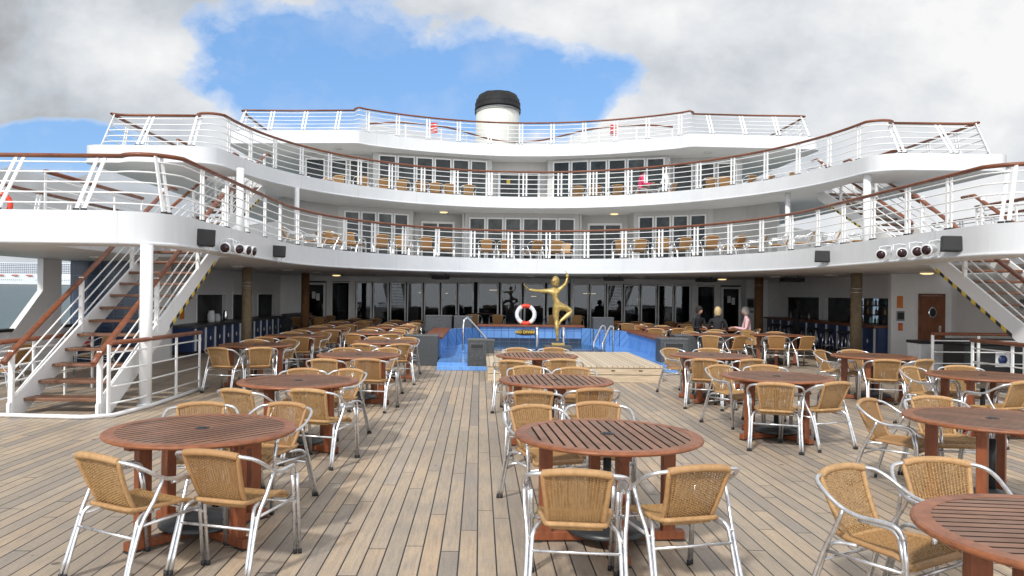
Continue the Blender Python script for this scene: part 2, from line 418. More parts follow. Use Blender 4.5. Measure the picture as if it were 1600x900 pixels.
ORD = ['', 'first', 'second', 'third', 'fourth', 'fifth', 'sixth', 'seventh', 'eighth', 'ninth', 'tenth', 'eleventh', 'twelfth', 'thirteenth', 'fourteenth', 'fifteenth',
       'sixteenth', 'seventeenth', 'eighteenth', 'nineteenth', 'twentieth', 'twenty-first', 'twenty-second', 'twenty-third', 'twenty-fourth', 'twenty-fifth', 'twenty-sixth', 'twenty-seventh', 'twenty-eighth', 'twenty-ninth', 'thirtieth']

# ------------------------------------------------------------------ the setting
b = MB()
b.add([(X0 - 10.9, -14, 0), (X0 + 10.9, -14, 0), (X0 + 10.9, 31, 0), (X0 - 10.9, 31, 0)], [(0, 1, 2, 3)], 'deck')
tag(b.build('deck_floor'), kind='structure')
SL = .0155
b = MB(); R_ = 26000
def seaz(y): return -15 + SL * y
b.add([(-R_, -4000, seaz(-4000)), (R_, -4000, seaz(-4000)), (R_, R_, seaz(R_)), (-R_, R_, seaz(R_))], [(0, 1, 2, 3)], 'sea')
tag(b.build('sea'), kind='structure')

# ------------------------------------------------------------------ deck outlines (relative to the centreline)
def mirror(h):       # h: right-hand half from the centre outwards
    L = [(-x, y) for x, y in reversed(h) if x > 1e-6]
    return L + h
def arc(cx, cy, r, a0, a1, n=10, ry=None):
    ry = ry or r
    return [(cx + r * math.cos(math.radians(a0 + (a1 - a0) * i / n)), cy + ry * math.sin(math.radians(a0 + (a1 - a0) * i / n))) for i in range(n + 1)]
HW = 10.9
# middle deck (roof of the pool deck)
E2 = arc(0, 16.9, 5.9, 90, 0, 40, 7.1) + [(5.9, 14.5), (5.9, 12.6)] + arc(6.8, 11.5, .9, 180, 270, 10)
E2 += [(9.2, 10.6)]
E3 = arc(0, 18.0, 7.65, 90, 4, 40, 8.6) + arc(8.34, 18.5, .7, 180, 270, 8) + [(9.6, 17.8)]
E4 = [(r, 29.6 - .0618 * r * r) for r in [i * .4 for i in range(0, 15)]] + arc(6.1, 27.75, .45, 235, 275, 4) + [(8.5, 27.45)]
Z2B, Z2 = 2.27, 2.73
Z3B, Z3 = 4.59, 4.99
Z4B, Z4 = 6.92, 7.39

def slab(name, edge, ymax, zb, zt, outer, holes, parent, drop):
    half = edge + [(outer[0] - .3, outer[1])] + [(outer[0] - .08, outer[1] + .1)] + [(outer[0], outer[1] + .35)] + [(outer[0], ymax)]
    loop = mirror(half)
    loop = [(X0 + x, y) for x, y in loop]
    hs = [[(X0 + x, y) for x, y in h] for h in holes]
    b = MB()
    polys = [[Vector((x, y, 0)) for x, y in loop]] + [[Vector((x, y, 0)) for x, y in h] for h in hs]
    flat = [p for q in polys for p in q]
    tri = tessellate_polygon(polys)
    def tris(z, up):
        fs = []
        for t in tri:
            a, c, d = (flat[i] for i in t)
            ccw = (c - a).cross(d - a).z > 0
            fs.append(tuple(t) if ccw == up else tuple(reversed(t)))
        return [(p.x, p.y, z) for p in flat], fs
    vs, fs = tris(zt - drop, True); b.add(vs, fs, 'wall_grey')
    vs, fs = tris(zb, False); b.add(vs, fs, 'wall')
    for k, lp in enumerate([loop] + hs):
        n = len(lp); vs = [(x, y, z) for x, y in lp for z in (zb, zt)]
        if k == 0:
            inn = []
            for i in range(n):
                p_, q_ = Vector(lp[(i - 1) % n]), Vector(lp[(i + 1) % n]); d = (q_ - p_).normalized(); inn.append((lp[i][0] - d.y * .07, lp[i][1] + d.x * .07))
            w_ = [(x, y, zt) for x, y in lp] + [(x, y, zt) for x, y in inn] + [(x, y, zt - drop) for x, y in inn]
            m_ = MB(); m_.add(w_, [(i, (i + 1) % n, n + (i + 1) % n, n + i) for i in range(n)] + [(n + i, n + (i + 1) % n, 2 * n + (i + 1) % n, 2 * n + i) for i in range(n)], 'fascia'); m_.build('bulwark_cap', parent)
        fs = [(2 * i, 2 * ((i + 1) % n), 2 * ((i + 1) % n) + 1, 2 * i + 1) for i in range(n)]
        b.add(vs, fs, 'fascia', k == 0)
    # a rolled lip along the lower and upper edge
    pts = [(x, y) for x, y in loop[1:-1]]
    b.tube([(x, y - .0, zb + .02) for x, y in pts], .028, 'fascia', 6)
    return b.build(name, parent)

D2, D3 = .12, .28
X0 = XUP; DX = XLOW - XUP
ship = thing('ship_superstructure', 'white curved tiers of a cruise ship with long balconies around the open pool deck', 'ship', (0, 0, 0))
H2 = [[(x + DX, y) for x, y in q] for q in ([(-8.0, 11.3), (-6.5, 11.3), (-6.5, 14.6), (-8.0, 14.6)], [(6.5, 11.3), (8.0, 11.3), (8.0, 14.6), (6.5, 14.6)])]
H3 = [[(x + DX, y) for x, y in q] for q in ([(-9.1, 19.9), (-7.9, 19.9), (-7.9, 22.1), (-9.1, 22.1)], [(7.85, 19.9), (9.05, 19.9), (9.05, 22.1), (7.85, 22.1)])]
slab('deck_slab', E2, 33, Z2B, Z2, (HW, 10.6), H2, ship, D2)
slab('deck_slab', E3, 34, Z3B, Z3, (HW - .1, 17.8), H3, ship, D3)
slab('deck_slab', E4, 36, Z4B, Z4, (HW - .2, 27.6), [], ship, .1)

X0 = XLOW
# walls -------------------------------------------------------------
def wallstrip(name, pts, z0, z1, mat, th=.08, parent=ship, mirrorx=False):
    for sgn in ((1, -1) if mirrorx else (1,)):
        b = MB(); P = [Vector((X0 + sgn * x, y, 0)) for x, y in pts]
        for p, q in zip(P, P[1:]):
            d = (q - p).normalized(); n = Vector((-d.y, d.x, 0)) * sgn * th
            if n.y < 0 and abs(d.x) > .3: n = -n
            vs = [p, q, q + n, p + n]; vs = [(v.x, v.y, z) for z in (z0, z1) for v in vs]
            b.add(vs, [(0, 1, 5, 4), (1, 2, 6, 5), (2, 3, 7, 6), (3, 0, 4, 7), (4, 5, 6, 7), (3, 2, 1, 0)], mat)
        b.build(name, parent)
def wbox(name, x0, x1, y0, y1, z0, z1, mat, parent=ship):
    b = MB(); b.box((x0, y0, z0), (x1, y1, z1), mat); return b.build(name, parent)

def window(p0, p1, z0, z1, pane='glass', name='window', fr=.05, parent=ship, proud=.03, mid=None):
    """frame standing a little proud of the wall, pane as its child; p0->p1 seen left to right from aft"""
    p0 = Vector((p0[0], p0[1], 0)); p1 = Vector((p1[0], p1[1], 0)); d = (p1 - p0); L = d.length; d.normalize()
    n = Vector((d.y, -d.x, 0))                      # towards the camera
    def q(a, o, z): v = p0 + d * a + n * o; return (v.x, v.y, z)
    def bar(b, a0, a1, za, zb2, o0, o1, m):
        vs = [q(a0, o0, za), q(a1, o0, za), q(a1, o1, za), q(a0, o1, za), q(a0, o0, zb2), q(a1, o0, zb2), q(a1, o1, zb2), q(a0, o1, zb2)]
        b.add(vs, [(0, 1, 2, 3), (7, 6, 5, 4), (4, 5, 1, 0), (5, 6, 2, 1), (6, 7, 3, 2), (7, 4, 0, 3)], m)
    b = MB()
    bar(b, 0, fr, z0, z1, -.02, proud, 'frame'); bar(b, L - fr, L, z0, z1, -.02, proud, 'frame')
    bar(b, fr, L - fr, z1 - fr, z1, -.02, proud, 'frame'); bar(b, fr, L - fr, z0, z0 + fr, -.02, proud, 'frame')
    if mid: bar(b, L / 2 - .03, L / 2 + .03, z0 + fr, z1 - fr, -.02, proud, 'frame')
    w = b.build(name, parent)
    b = MB(); b.add([q(fr, .008, z0 + fr), q(L - fr, .008, z0 + fr), q(L - fr, .008, z1 - fr), q(fr, .008, z1 - fr)], [(0, 1, 2, 3)], pane)
    b.build('pane', w)
    return w
def row(p0, p1, n, z0, z1, pane='glass', gap=.06, **k):
    p0 = Vector(p0); p1 = Vector(p1); L = (p1 - p0).length; d = (p1 - p0) / L; w = (L - gap * (n - 1)) / n
    for i in range(n):
        a = p0 + d * (i * (w + gap)); c = a + d * w
        window((a.x, a.y), (c.x, c.y), z0, z1, pane, **k)

# ---- pool deck (lower level): glazed lounge front at y = 31
YW = 31.
row((X0 - 6.75, YW), (X0 - 2.0, YW), 7, .1, 2.05, 'glass_low', gap=.05)
row((X0 + 2.0, YW), (X0 + 6.75, YW), 7, .1, 2.05, 'glass_low', gap=.05)
row((X0 - 1.85, YW + .4), (X0 + 1.85, YW + .4), 4, .1, 2.08, 'glass_low', gap=.08, fr=.07)
wallstrip('wall', [(-2.0, YW), (-2.0, YW + .4)], 0, 2.27, 'wall'); wallstrip('wall', [(2.0, YW), (2.0, YW + .4)], 0, 2.27, 'wall')
wallstrip('wall', [(-8.9, YW - .02), (-2.09, YW - .02)], 2.06, 2.27, 'wall', .1); wallstrip('wall', [(2.01, YW - .02), (8.9, YW - .02)], 2.06, 2.27, 'wall', .1)
wallstrip('wall', [(-1.99, YW + .38), (1.91, YW + .38)], 2.09, 2.27, 'wall', .1)
for sg in (-1, 1):
    x = X0 + sg * 6.78
    a, c = sorted((X0 + sg * 6.78, X0 + sg * 7.0)); wbox('wall', a, c, YW - .03, YW + .1, 0, 2.06, 'wall')
    a, c = sorted((X0 + sg * 7.75, X0 + sg * 7.95)); wbox('wall', a, c, YW - .03, YW + .1, 0, 2.06, 'wall')
    a, c = sorted((X0 + sg * 7.0, X0 + sg * 7.75)); window((a, YW), (c, YW), .1, 2.04, 'glass_low')
    a, c = sorted((X0 + sg * 7.98, X0 + sg * 8.78)); dr = window((a, YW), (c, YW), .03, 2.0, 'glass_low', name='door', fr=.09)
    b = MB(); b.tube([(c - .12, YW - .07, .9), (c - .12, YW - .07, 1.15)], .015, 'chrome'); b.build('handle', dr)
    for k, (dx, z) in enumerate(((.25, 1.35), (.42, 1.28))):
        b = MB(); b.box((a + dx, YW - .015, z), (a + dx + .14, YW - .011, z + .28), 'paper'); b.build('notice', dr)
    a, c = sorted((X0 + sg * 8.8, X0 + sg * 9.7)); wbox('wall', a, c, YW - .6, YW + .1, 0, 2.27, 'wall')
# interior of the lounge
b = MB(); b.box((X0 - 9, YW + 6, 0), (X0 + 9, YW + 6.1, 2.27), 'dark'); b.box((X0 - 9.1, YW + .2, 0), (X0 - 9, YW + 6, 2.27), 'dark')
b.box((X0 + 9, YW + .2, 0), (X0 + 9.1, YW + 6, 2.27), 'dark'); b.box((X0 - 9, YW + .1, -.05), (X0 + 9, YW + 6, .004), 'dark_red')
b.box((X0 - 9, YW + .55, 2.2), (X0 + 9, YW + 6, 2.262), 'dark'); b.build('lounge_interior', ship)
for x, w, z in ((-5.1, .5, 1.62), (-1.3, .35, 1.78), (-.4, .3, 1.78), (3.2, .6, 1.66), (-3.4, .1, 1.6), (5.8, .12, 1.4), (.7, .25, 1.5)):
    b = MB(); b.box((X0 + x, YW + 5.8, z), (X0 + x + w, YW + 5.84, z + .025), 'strip'); b.build('light_strip', ship)
for x in (-8.1, 8.1, 8.6, -4.9, -.6, 6.4, 4.6):
    b = MB()
    for k in range(7): b.box((X0 + x + k * .06, YW + 3.2 + (k % 2) * .03, .2), (X0 + x + k * .06 + .05, YW + 3.26 + (k % 2) * .03, 1.95), 'grey_panel')
    b.build('curtain', ship)

# side houses of the pool deck ---------------------------------------
XL, XR = X0 - 9.65, X0 + 9.65
def inboard(x, sg, openings, y0, y1, zl, zh, mat='wall'):
    """longitudinal wall with service openings; dark recess behind"""
    ys = [y0] + [q for o in openings for q in o] + [y1]
    xa, xb = sorted((x, x + sg * .12))
    for i in range(0, len(ys), 2): wbox('wall', xa, xb, ys[i], ys[i + 1], 0, 2.27, mat)
    for o0, o1 in openings:
        wbox('wall', xa, xb, o0, o1, 0, zl, mat); wbox('wall', xa, xb, o0, o1, zh, 2.27, mat)
        xo = x - sg * .015; b = MB(); f = .05
        a, c = sorted((xo, xo + sg * .03))
        for lo, hi in (((a, o0, zl), (c, o0 + f, zh)), ((a, o1 - f, zl), (c, o1, zh)), ((a, o0 + f, zh - f), (c, o1 - f, zh)), ((a, o0 + f, zl), (c, o1 - f, zl + f))): b.box(lo, hi, 'frame')
        b.build('service_hatch', ship)
inboard(XL, -1, [(21.4, 23.9), (24.5, 26.8), (27.3, 29.6)], 17.3, 31.1, .5, 1.56)
inboard(XR, 1, [(21.2, 25.4), (25.75, 28.7)], 20.6, 31.1, .5, 1.66)
for sg, xw in ((-1, XL), (1, XR)):
    b = MB()
    for lo, hi in (((.9, 21, 0), (.95, 30.9, 2.27)), ((.12, 30.8, 0), (.9, 30.9, 2.27)), ((.12, 20.9, 0), (.9, 21.0, 2.27))):
        xs = sorted((xw + sg * lo[0], xw + sg * hi[0])); b.box((xs[0], lo[1], lo[2]), (xs[1], hi[1], hi[2]), 'bar_back')
    b.build('bar_interior', ship)
# roller shutters above the left hatches
for y0, y1 in ((21.4, 23.9), (24.5, 26.8)):
    b = MB()
    for k in range(9): b.box((XL + .02, y0, 1.58 + k * .055), (XL + .045, y1, 1.58 + k * .055 + .048), 'wall')
    b.build('roller_shutter', ship)
# left: navy tiled wall and gap wall; right: wall with the wooden door
wbox('tiled_wall', X0 - 10.9, X0 - 9.3, 17.15, 17.3, 0, 2.27, 'tile_navy')
wbox('wall', X0 - 9.3, X0 - 9.15, 17.0, 18.4, 0, 2.27, 'wall')
wbox('wall', X0 - 9.65, X0 - 9.15, 18.4, 18.5, 0, 2.27, 'wall_grey')
wbox('tiled_wall', X0 - 9.645, X0 - 9.3, 17.05, 17.148, 0, 2.27, 'tile_navy')
wbox('wall', X0 + 9.2, X0 + 10.9, 20.45, 20.6, 0, 2.27, 'wall')
wbox('wall', X0 + 10.8, X0 + 10.9, 14.2, 20.45, 0, 2.27, 'wall')
wbox('wall', X0 - 10.9, X0 - 10.8, 17.3, 31, 0, 2.27, 'wall')
wbox('wall', X0 + 10.8, X0 + 10.9, 20.6, 31, 0, 2.27, 'wall')
# wooden door
xd = X0 + 9.97
b = MB(); b.box((xd, 20.40, .03), (xd + .6, 20.445, 1.69), 'teak_door', bev=.008)
dr = b.build('wooden_door', ship)
b = MB(); b.lathe([(.11, 0), (.12, .012), (.09, .02)], 'chrome', n=20, sy=1.35); o = b.build('porthole', dr, (xd + .3, 20.40, 1.25)); o.rotation_euler = (PI / 2, 0, 0)
b = MB(); b.lathe([(.085, 0), (.085, .024)], 'black', n=20, sy=1.35); o = b.build('glass', o, (0, 0, 0))
b = MB(); b.tube([(xd + .5, 20.37, .8), (xd + .42, 20.36, .8)], .012, 'chrome'); b.box((xd + .47, 20.385, .72), (xd + .53, 20.40, .9), 'chrome'); b.build('handle', dr)
b = MB()
for lo, hi in (((xd - .05, 20.41, .0), (xd - .004, 20.455, 1.75)), ((xd + .604, 20.41, 0), (xd + .65, 20.455, 1.75)), ((xd - .004, 20.41, 1.7), (xd + .604, 20.455, 1.75))): b.box(lo, hi, 'teak_door')
b.build('door_frame', dr)
# notices on the right wall
def sign(name, label, x, y, z, w, h, mat, cat='sign', rim=None, ax='y', grp=None):
    t = thing(name, label, cat, (x, y, z), 0, grp)
    b = MB()
    if ax == 'y': b.box((-w / 2, -.03, -h / 2), (w / 2, -.005, h / 2), mat, bev=.004)
    else: b.box((-.015, -w / 2, -h / 2), (.015, w / 2, h / 2), mat, bev=.004)
    b.build('panel', t)
    if rim:
        b = MB()
        if ax == 'y': b.box((-w / 2 * .8, -.038, -h / 2 * .7), (w / 2 * .8, -.031, h / 2 * .7), rim)
        else: b.box((-.02, -w / 2 * .8, -h / 2 * .7), (.02, w / 2 * .8, h / 2 * .7), rim)
        b.build('face', t)
    return t
sign('wall_sign', 'orange rectangular sign on the white wall beside the wooden door', X0 + 9.42, 20.44, 1.52, .15, .32, 'orange_sign')
sign('control_panel', 'grey control box with dark grille on the wall beside the wooden door', X0 + 9.44, 20.44, 1.15, .2, .26, 'grey_panel', 'control box', 'black')
sign('wall_sign', 'small red sign under the grey control box beside the wooden door', X0 + 9.44, 20.44, .86, .11, .2, 'red', rim='orange_sign')
sign('wall_sign', 'small white toilet sign on the wall right of the wooden door', X0 + 10.76, 17.7, 1.52, .2, .3, 'paper', rim='grey_panel', ax='x')
sign('warning_sign', 'yellow caution sign on the wall behind the right stairs', X0 + 10.75, 15.6, 1.55, .6, .16, 'yellow', rim='black', ax='x')
sign('wall_sign', 'orange notice on the left wall beside the serving hatch', XL + .04, 20.3, 1.1, .2, .45, 'orange_sign', ax='x')
sign('wall_sign', 'small red notice on the left wall above the bar rail', XL + .04, 20.9, 1.45, .16, .1, 'red', ax='x')
sign('junction_box', 'white electrical box on the left wall beside the serving hatch', XL + .06, 19.6, 1.55, .35, .35, 'paper', 'electrical box', ax='x')
sign('intercom_box', 'grey intercom box with grille on the wall behind the right brown column', X0 + 8.95, YW - .62, 1.35, .28, .4, 'grey_panel', 'intercom', 'black')
sign('wall_sign', 'small white notice under the grey intercom box', X0 + 8.95, YW - .62, 1.02, .26, .12, 'paper', rim='grey_panel')

X0 = XUP
# ---- middle deck walls
W2 = [(0, 28.3), (2.2, 28.3)]
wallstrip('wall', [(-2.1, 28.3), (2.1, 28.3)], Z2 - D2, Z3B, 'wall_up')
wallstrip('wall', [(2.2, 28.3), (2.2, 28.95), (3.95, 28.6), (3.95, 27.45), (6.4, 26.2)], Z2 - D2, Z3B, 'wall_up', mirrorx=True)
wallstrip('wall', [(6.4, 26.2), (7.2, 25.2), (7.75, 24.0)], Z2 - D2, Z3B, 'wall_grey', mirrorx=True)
row((X0 - 1.95, 28.27), (X0 + 1.95, 28.27), 6, Z2 - .06, 4.42, gap=.05)
for sg in (1, -1):
    a = Vector((X0 + sg * 4.1, 27.35)); c = Vector((X0 + sg * 6.2, 26.28))
    p0, p1 = (a, c) if sg > 0 else (c, a)
    row(p0, p1, 4, Z2 - .06, 4.42, gap=.05)
    a = Vector((X0 + sg * 2.5, 28.85)); c = Vector((X0 + sg * 3.75, 28.6)); p0, p1 = (a, c) if sg > 0 else (c, a)
    dr = window(p0, p1, Z2 - .14, 4.3, 'glass', name='balcony_door', fr=.08, mid=True)
for sg in (1, -1):
    b = MB(); q = [(X0 + sg * 7.75, 24.0), (X0 + sg * 8.5, 22.4), (X0 + sg * 8.6, 22.43), (X0 + sg * 7.85, 24.03)]
    zt_ = (3.85, 3.5, 3.5, 3.85)
    b.add([(x, y, Z2 - D2) for x, y in q] + [(x, y, h) for (x, y), h in zip(q, zt_)], [(0, 1, 5, 4), (1, 2, 6, 5), (2, 3, 7, 6), (3, 0, 4, 7), (4, 5, 6, 7)], 'white'); b.build('low_bulkhead', ship)
# ---- upper deck walls
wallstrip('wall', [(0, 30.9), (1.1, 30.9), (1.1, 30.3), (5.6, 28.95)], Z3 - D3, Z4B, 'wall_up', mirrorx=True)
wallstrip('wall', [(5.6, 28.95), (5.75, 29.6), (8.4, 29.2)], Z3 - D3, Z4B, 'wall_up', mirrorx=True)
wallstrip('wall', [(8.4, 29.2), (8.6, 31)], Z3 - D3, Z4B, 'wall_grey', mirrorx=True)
for sg in (1, -1):
    a = Vector((X0 + sg * 1.3, 30.2)); c = Vector((X0 + sg * 5.4, 28.98)); p0, p1 = (a, c) if sg > 0 else (c, a)
    row(p0, p1, 6, Z3 - .2, 6.83, gap=.05)
    a = Vector((X0 + sg * 5.85, 29.52)); c = Vector((X0 + sg * 8.2, 29.18)); p0, p1 = (a, c) if sg > 0 else (c, a)
    row(p0, p1, 3, Z3 - .2, 6.7, gap=.1)
dr = window((X0 - .85, 30.86), (X0 + .85, 30.86), Z3 - .3, 6.55, 'glass', name='balcony_door', fr=.1, mid=True)
b = MB(); b.box((X0 - .5, 30.81, 6.05), (X0 - .36, 30.815, 6.2), 'yellow'); b.build('notice', dr)
# top-deck coaming and distant deckhouse
wbox('wall', X0 - 4.6, X0 - 1.9, 34.2, 34.5, Z4, 7.62, 'white')
wbox('wall', X0 + 2.2, X0 + 4.6, 34.2, 34.5, Z4, 7.62, 'white')

# ------------------------------------------------------------------ railings
def curve_len(P): return sum((Vector(a) - Vector(b)).length for a, b in zip(P, P[1:]))
def resample(P, step):
    P = [Vector(p) for p in P]; out = [P[0]]; acc = 0; d = 0; cum = [0]
    for a, b in zip(P, P[1:]): cum.append(cum[-1] + (b - a).length)
    L = cum[-1]; n = max(2, round(L / step)); j = 0; par = [0.]
    for i in range(1, n + 1):
        t = L * i / n
        while j < len(cum) - 2 and cum[j + 1] < t: j += 1
        f = (t - cum[j]) / max(1e-9, cum[j + 1] - cum[j]); out.append(P[j].lerp(P[j + 1], min(1, f)))
        par.append(j + min(1, f))
    return out, par
def railing(label, base, top=None, post=1.25, bars=5, group=None, name='railing', railr=.043, single=False, ends=True, shoe=True):
    """base/top: matched 3-D paths at floor and at the underside of the handrail"""
    base = [Vector(p) for p in base]
    t = thing(name, label, 'railing', base[0], 0, group); o = Vector(base[0])
    top = [Vector(p) for p in top] if top else [p + Vector((0, 0, .78)) for p in base]
    base = [p - o for p in base]; top = [p - o for p in top]
    b = MB(); b.tube([p + Vector((0, 0, .02)) for p in top], railr, 'teak_rail', 10, sx=1.25, sy=.75); b.build('handrail', t)
    for k in range(bars):
        f = (k + .75) / (bars + .25) if bars > 1 else .5
        b = MB(); b.tube([p.lerp(q, f) for p, q in zip(base, top)], .0125, 'white_rail', 6); b.build('bar', t)
    _, par = resample(base, post)
    for i, u in enumerate(par):
        if not ends and i in (0, len(par) - 1): continue
        j = min(int(u), len(base) - 2); f = u - j
        p = base[j].lerp(base[j + 1], f); q = top[j].lerp(top[j + 1], f)
        d = (base[j + 1] - base[j]); d.z = 0; d.normalize()
        b = MB(); offs = (0,) if single else (-.055, .055)
        for k in offs:
            b.beam(p + d * k, q + d * k, .05, .022, 'white_rail', up=d.cross(Vector((0, 0, 1))))
        if shoe and not single:
            for k in offs: b.box(tuple(p + d * k + Vector((-.03, -.03, -.0))), tuple(p + d * k + Vector((.03, .03, .035))), 'black')
        b.build('post', t)
    return t
def on(edge, z, inset=.06):
    return [(X0 + x, y + inset, z) for x, y in edge]
def band(edge, lo, hi): return [p for p in edge if lo <= abs(p[0]) <= hi]
# middle deck: vertical rail round the horseshoe, raked rails across the wing ends
def inner_pts(E, inset):
    P = [Vector((x, y)) for x, y in E]; out = []
    for i, p in enumerate(P):
        d = P[min(i + 1, len(P) - 1)] - P[max(i - 1, 0)]; d.normalize(); n = Vector((-d.y, d.x))   # to the deck side
        out.append((p.x + n.x * inset, p.y + n.y * inset))
    return out
def horseshoe(E, ncorner, z, label, rake, outer, yend, rail_h=.85, rc=.55):
    """rail round the inner edge, raked inwards over the wing ends, then round the outer corner and forward"""
    ci = len(E) - ncorner
    ya = E[-1][1] + .1
    path = inner_pts(E, .09)[:-1] + [(x, ya) for x in (E[-1][0], outer - rc)] + [(outer - rc + rc * math.sin(math.radians(q)), ya + rc - rc * math.cos(math.radians(q))) for q in (12, 24, 36, 48, 60, 72, 84, 90)]
    path += [(outer, ya + rc + .8), (outer, yend)]
    base = []; top = []; N = len(path)
    for i, (x, y) in enumerate(path):
        d = Vector(path[min(i + 1, N - 1)]) - Vector(path[max(i - 1, 0)]); d.normalize(); n = Vector((-d.y, d.x))
        f = 0 if i < ci else min(1, (i - ci) / max(1, ncorner - 2))
        r = rake * f
        if i >= N - 2: r = .15
        base.append((x, y, z)); top.append((x + n.x * (r if i < ci + ncorner - 1 else min(r, .22)), y + n.y * r, z + rail_h))
    L = lambda A: [(X0 - x, y, h) for x, y, h in reversed([a for a in A if a[0] > 1e-6])] + [(X0 + x, y, h) for x, y, h in A]
    return railing(label, L(base), L(top), 1.2)
horseshoe(E2, 12, Z2, 'long curved teak-topped railing around the lowest balcony, just above the pool deck', .6, 10.7, 20.5)
horseshoe(E3, 10, Z3, 'long curved teak-topped railing around the middle balcony', .7, 10.62, 25.5)
horseshoe(E4, 6, Z4, 'long teak-topped railing along the topmost deck under the funnel', .5, 10.5, 32.5, .82)
for sg, side in ((-1, 'left'), (1, 'right')):
    # stair-well rails
    for z, xo, ya, yb, lev in ((Z2 - D2, 8.1, 11.6, 14.9, 'lowest balcony'), (Z3 - D3, 9.35, 19.8, 22.3, 'middle balcony')):
        railing('short teak-topped railing beside the %s stair opening on the %s' % (side, lev), [(X0 + sg * xo, ya, z), (X0 + sg * xo, yb, z)], None, 1.1, single=True)
# inner rail further forward on the top deck
pts = spline([(-5.9, 29.6, 0), (-4.6, 29.35, 0), (-2.9, 30.1, 0), (-1.2, 32.3, 0), (0, 32.9, 0), (1.2, 32.3, 0), (2.9, 30.1, 0), (4.6, 29.35, 0), (5.9, 29.6, 0)], 6)
railing('inner curved railing on the topmost deck in front of the funnel', [(X0 + p.x, p.y + .3, Z4) for p in pts], None, 1.5, 4, single=True)
# two flat red and white striped ring lockers on that rail
for x, lb in ((-3.35, 'left'), (3.55, 'right')):
    t = thing('rescue_locker', 'red and white striped rescue panel on the %s of the topmost inner railing' % lb, 'rescue panel', (X0 + x, 29.5, Z4 + .35))
    b = MB(); b.box((-.13, -.05, 0), (.13, .0, .42), 'red', bev=.01); b.build('panel', t)
    b = MB()
    for k in range(3): b.beam((-.12, -.056, .08 + k * .12), (.12, -.056, .12 + k * .12), .012, .025, 'ring_white')
    b.build('stripe', t)

X0 = XLOW
# ------------------------------------------------------------------ stairs
def staircase(label, xi, xo, ya, yb, za, zb, n, sg, tape=True):
    """xi = inboard x, xo = outboard x (absolute), climbs forward from (ya,za) to (yb,zb)"""
    t = thing('staircase', label, 'staircase', (0, 0, 0))
    t.location = ((xi + xo) / 2, ya, za); O = Vector(t.location)
    dy = yb - ya; dz = zb - za; sl = dz / dy
    V = lambda x, y, z: Vector((x, y, z)) - O
    for x in (xi, xo):
        b = MB(); s_ = .02 if x == xi else -.02
        vs = []
        for q in (x - .02, x + .02):
            vs += [V(q, ya - .12, za), V(q, ya + .22, za), V(q, yb + .1, zb - .28), V(q, yb + .1, zb), V(q, yb - .02, zb), V(q, ya - .12, za + .16)]
        b.add(vs, [(0, 1, 2, 3, 4, 5)[::-1], (6, 7, 8, 9, 10, 11)] + [(i, (i + 1) % 6, (i + 1) % 6 + 6, i + 6) for i in range(6)], 'white'); b.build('stringer', t)
    a, c = sorted((xi, xo))
    for k in range(1, n + 1):
        y = ya + dy * k / (n + 1); z = za + dz * k / (n + 1)
        b = MB(); b.box(tuple(V(a + .022, y - .15, z - .04)), tuple(V(c - .022, y + .15, z)), 'teak_tread', bev=.006); b.build('tread', t)
    for x in (xi, xo):
        p = V(x, ya - .1, za + .78); q = V(x, yb + .25, zb + .92 - .02)
        b = MB(); b.tube([p + Vector((0, -.12, -.09)), p, q, q + Vector((0, .35, 0))], .04, 'teak_rail', 10, sx=1.1, sy=.8); b.build('handrail', t)
        for k in range(3):
            h = .22 + .17 * k
            b = MB(); b.tube([V(x, ya - .05, za + h), V(x, yb, zb + h)], .012, 'white_rail', 6); b.build('bar', t)
        for f in (0.0, .36, .72, 1.0):
            y = ya + dy * f - .05 * (f == 0); z = za + dz * f
            b = MB(); b.beam(V(x, y, z + .0), V(x, y, z + .84), .05, .06, 'white_rail', up=(1, 0, 0)); b.build('post', t)
    if tape:
        b = MB(); m = 16; x = xi
        xs = sorted((x - .024, x + .024))
        for k in range(m):
            f0 = .42 + .45 * k / m; f1 = .42 + .45 * (k + 1) / m
            y0, y1 = ya + .22 + (dy - .12) * f0, ya + .22 + (dy - .12) * f1; z0, z1 = za + (dz - .28) * f0, za + (dz - .28) * f1
            vs = [V(q, y, z) for q in xs for y, z in ((y0, z0 - .004), (y1, z1 - .004), (y1, z1 + .06), (y0, z0 + .06))]
            b.add(vs, [(0, 1, 2, 3), (7, 6, 5, 4), (0, 4, 5, 1), (3, 2, 6, 7), (0, 3, 7, 4), (1, 5, 6, 2)], 'yellow' if k % 2 else 'black')
        b.build('warning_tape', t)
    return t
for sg, side in ((-1, 'left'), (1, 'right')):
    staircase('white metal stairs with wooden treads climbing from the pool deck on the %s' % side, X0 + sg * 6.64, X0 + sg * 7.78, 9.95, 14.6, 0, Z2, 13, sg)
    staircase('white metal stairs with wooden treads between the two lower balconies on the %s' % side, X0 + sg * 7.95, X0 + sg * 8.9, 17.5, 21.95, Z2 - D2, Z3 - D3, 11, sg)
    t = thing('stair_kerb', 'low white kerb around the foot of the %s pool deck stairs' % side, 'kerb', (X0 + sg * 6.42, 9.7, 0))
    P = [(-1.9, .1), (-.3, -.05), (.0, .12), (.1, 1.0), (.12, 3.2)]
    b = MB(); b.tube([((p[0] if sg < 0 else -p[0]), p[1], .03) for p in P], .03, 'white', 6); b.build('kerb', t)
    railing('teak-topped white railing beside the foot of the %s pool deck stairs' % side,
            [(X0 + sg * 6.5, 9.85, 0), (X0 + sg * 6.38, 10.5, 0), (X0 + sg * 6.34, 12.6, 0)], [(X0 + sg * 6.5, 9.85, .93), (X0 + sg * 6.38, 10.5, .93), (X0 + sg * 6.34, 12.6, .93)], .9, 4, single=True)
